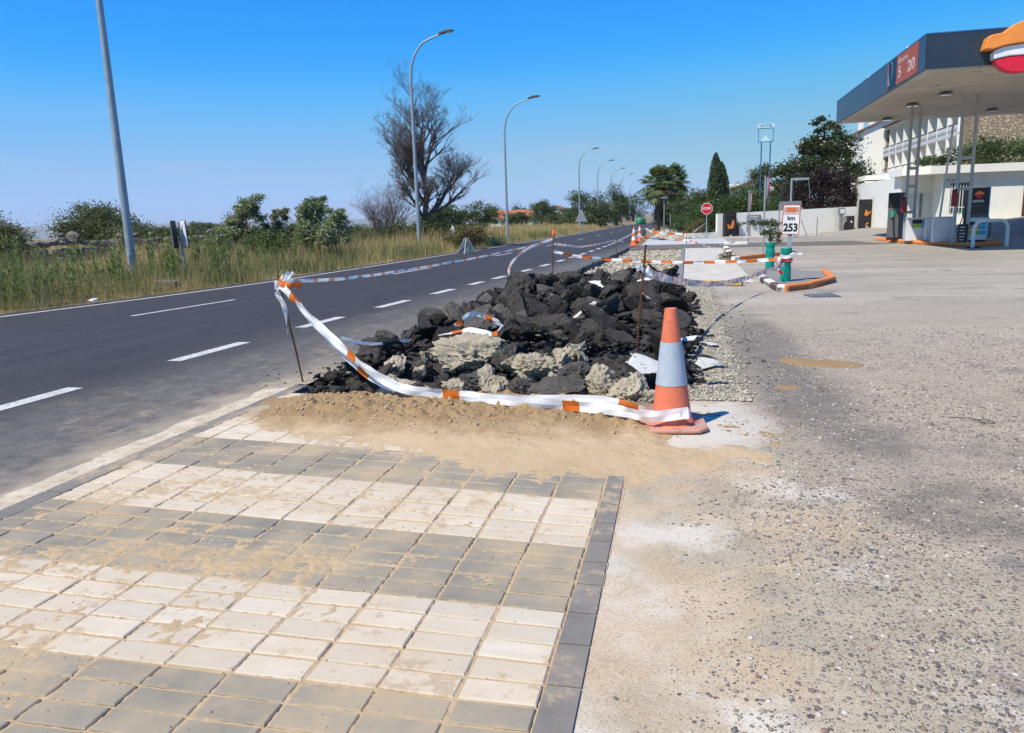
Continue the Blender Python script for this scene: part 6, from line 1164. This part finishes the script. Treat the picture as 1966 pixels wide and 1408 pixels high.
def palm(px, Y, h, label, seed):
    p = AT(px, 430, Y); t = thing('fan_palm', label, 'palm', (p.x, Y, -.1), 0, 'fan palms beside the far footway'); rs = np.random.RandomState(seed); zc = h-2.1
    pr = [(.3-.1*k/14+.03*(k % 2), -.1+zc*k/14) for k in range(15)]; B().lathe(pr, 12).build('trunk', 'bark', t, True)
    Vg, Vd = [], []
    def frond(az, el, L, out, s):
        d = np.array([math.cos(az)*math.cos(el), math.sin(az)*math.cos(el), math.sin(el)]); side = np.array([-math.sin(az), math.cos(az), 0.]); up = np.cross(d, side); o0 = np.array([0, 0, zc+rs.uniform(-.3, .3)]); tip = o0+d*L; wp = side*.03
        out.append([o0-wp, o0+wp, tip+wp, tip-wp])
        for k in range(15):
            a = (k-7)/7*1.35; b_ = d*math.cos(a)+side*math.sin(a); l = s*(1-.22*abs(a)/1.35)*rs.uniform(.85, 1.1); e = tip+b_*l; e[2] -= .28*l+.15*rs.rand(); m_ = tip+b_*l*.55; w = np.cross(b_, up)*.06*s; out.append([tip, m_+w, e, m_-w])
    for k in range(70): frond(rs.rand()*6.283, rs.uniform(-.5, 1.3), rs.uniform(.8, 1.5), Vg, rs.uniform(.95, 1.3))
    for k in range(46): frond(rs.rand()*6.283, rs.uniform(-1.3, -.4), rs.uniform(.8, 2.2), Vg, rs.uniform(.8, 1.1))
    for k in range(34): frond(rs.rand()*6.283, rs.uniform(-1.45, -.1), rs.uniform(.6, 1.8), Vd, rs.uniform(.7, 1.))
    for k in range(3): frond(rs.rand()*6.283, 1.5, .9, Vg, .5)
    polymesh('fronds', Vg, 'leaf_palm', t); polymesh('dead_fronds', Vd, 'leaf_brown', t)
palm(1262, 91, 7.4, 'front fan palm with dry skirt on the left of the pair', 121); palm(1288, 95, 7.9, 'rear fan palm on the right of the pair', 122)
rt_tree(1283, 93, [(0, 0, 1.6, 1.7, 1.2, 1.7), (-.7, 0, 1.4, 1.1, .9, 1.4), (.5, 0, 3.2, 1.5, 1., 1.4)], 10000, .2, 'leaf_dark', 'dark green growth at the foot of the palms', 123, 'leaf_mid', .2, .08, 'shrub', 'shrub')
p = AT(1275, 437, 78); t = thing('footway_lamp', 'low footway lamp with flat round head before the palms', 'lamp', (p.x, 78, -.02)); top = AT(1275, 380, 78).z; B().tube([(0, 0, -.1), (0, 0, top)], .07, 10).build('pole', 'grey_metal', t, True); B().lathe([(.1, top-.1), (.42, top-.02), (.42, top+.05), (.1, top+.1)], 20).build('head', 'grey_metal', t)
p = AT(1287, 440, 72); t = thing('bollard_post', 'slim grey post right of the low footway lamp', 'post', (p.x, 72, -.02)); B().tube([(0, 0, -.1), (0, 0, AT(1287, 411, 72).z)], .06, 8).build('post', 'grey_metal', t, True); B().lathe([(.08, 0), (.08, .12)], 10).build('foot', 'grey_metal', t)
p = AT(1228, 428, 150); t = thing('bottle_bank', 'green dome shaped bottle bank at the road bend', 'container', (p.x, 150, -.1)); M('bank_green', (.03, .26, .13), None, 2., .5); B().lathe([(.62, 0), (.72, .2), (.76, .7), (.62, 1.1), (.35, 1.35), (.1, 1.42)], 20).build('body', 'bank_green', t, True); B().lathe([(.66, 0), (.66, .1)], 20).build('base', 'black_rubber', t)
p = AT(1236, 430, 152); t = thing('waste_container', 'dark green waste container beside the bottle bank', 'container', (p.x, 152, -.1)); B().box(-.4, .4, -.4, .4, .1, .95).build('body', 'leaf_dark', t, bev=.05); B().box(-.43, .43, -.43, .43, .95, 1.05).build('lid', 'bank_green', t, bev=.03)
hz = bpy.data.materials.new('haze'); hz.use_nodes = True; nt = hz.node_tree; nt.nodes.remove(nt.nodes['Principled BSDF']); pv = nt.nodes.new('ShaderNodeVolumePrincipled'); pv.inputs['Color'].default_value = (.82, .9, 1, 1); pv.inputs['Density'].default_value = .00011
nt.links.new(pv.outputs[0], nt.nodes['Material Output'].inputs['Volume']); MT['haze'] = hz
tag(B().box(-10500, 6500, -100, 6400, -140, 160).build('haze', 'haze'), 'thin summer haze over the far plain', 'haze', kind='stuff')
t = thing('white_kerb_block', 'white painted kerb block on the asphalt crossing', 'kerb', G(1422, 470)); B().box(-.8, .4, -.1, .1, -.02, .14).build('block', 'paint_white', t, bev=.03)
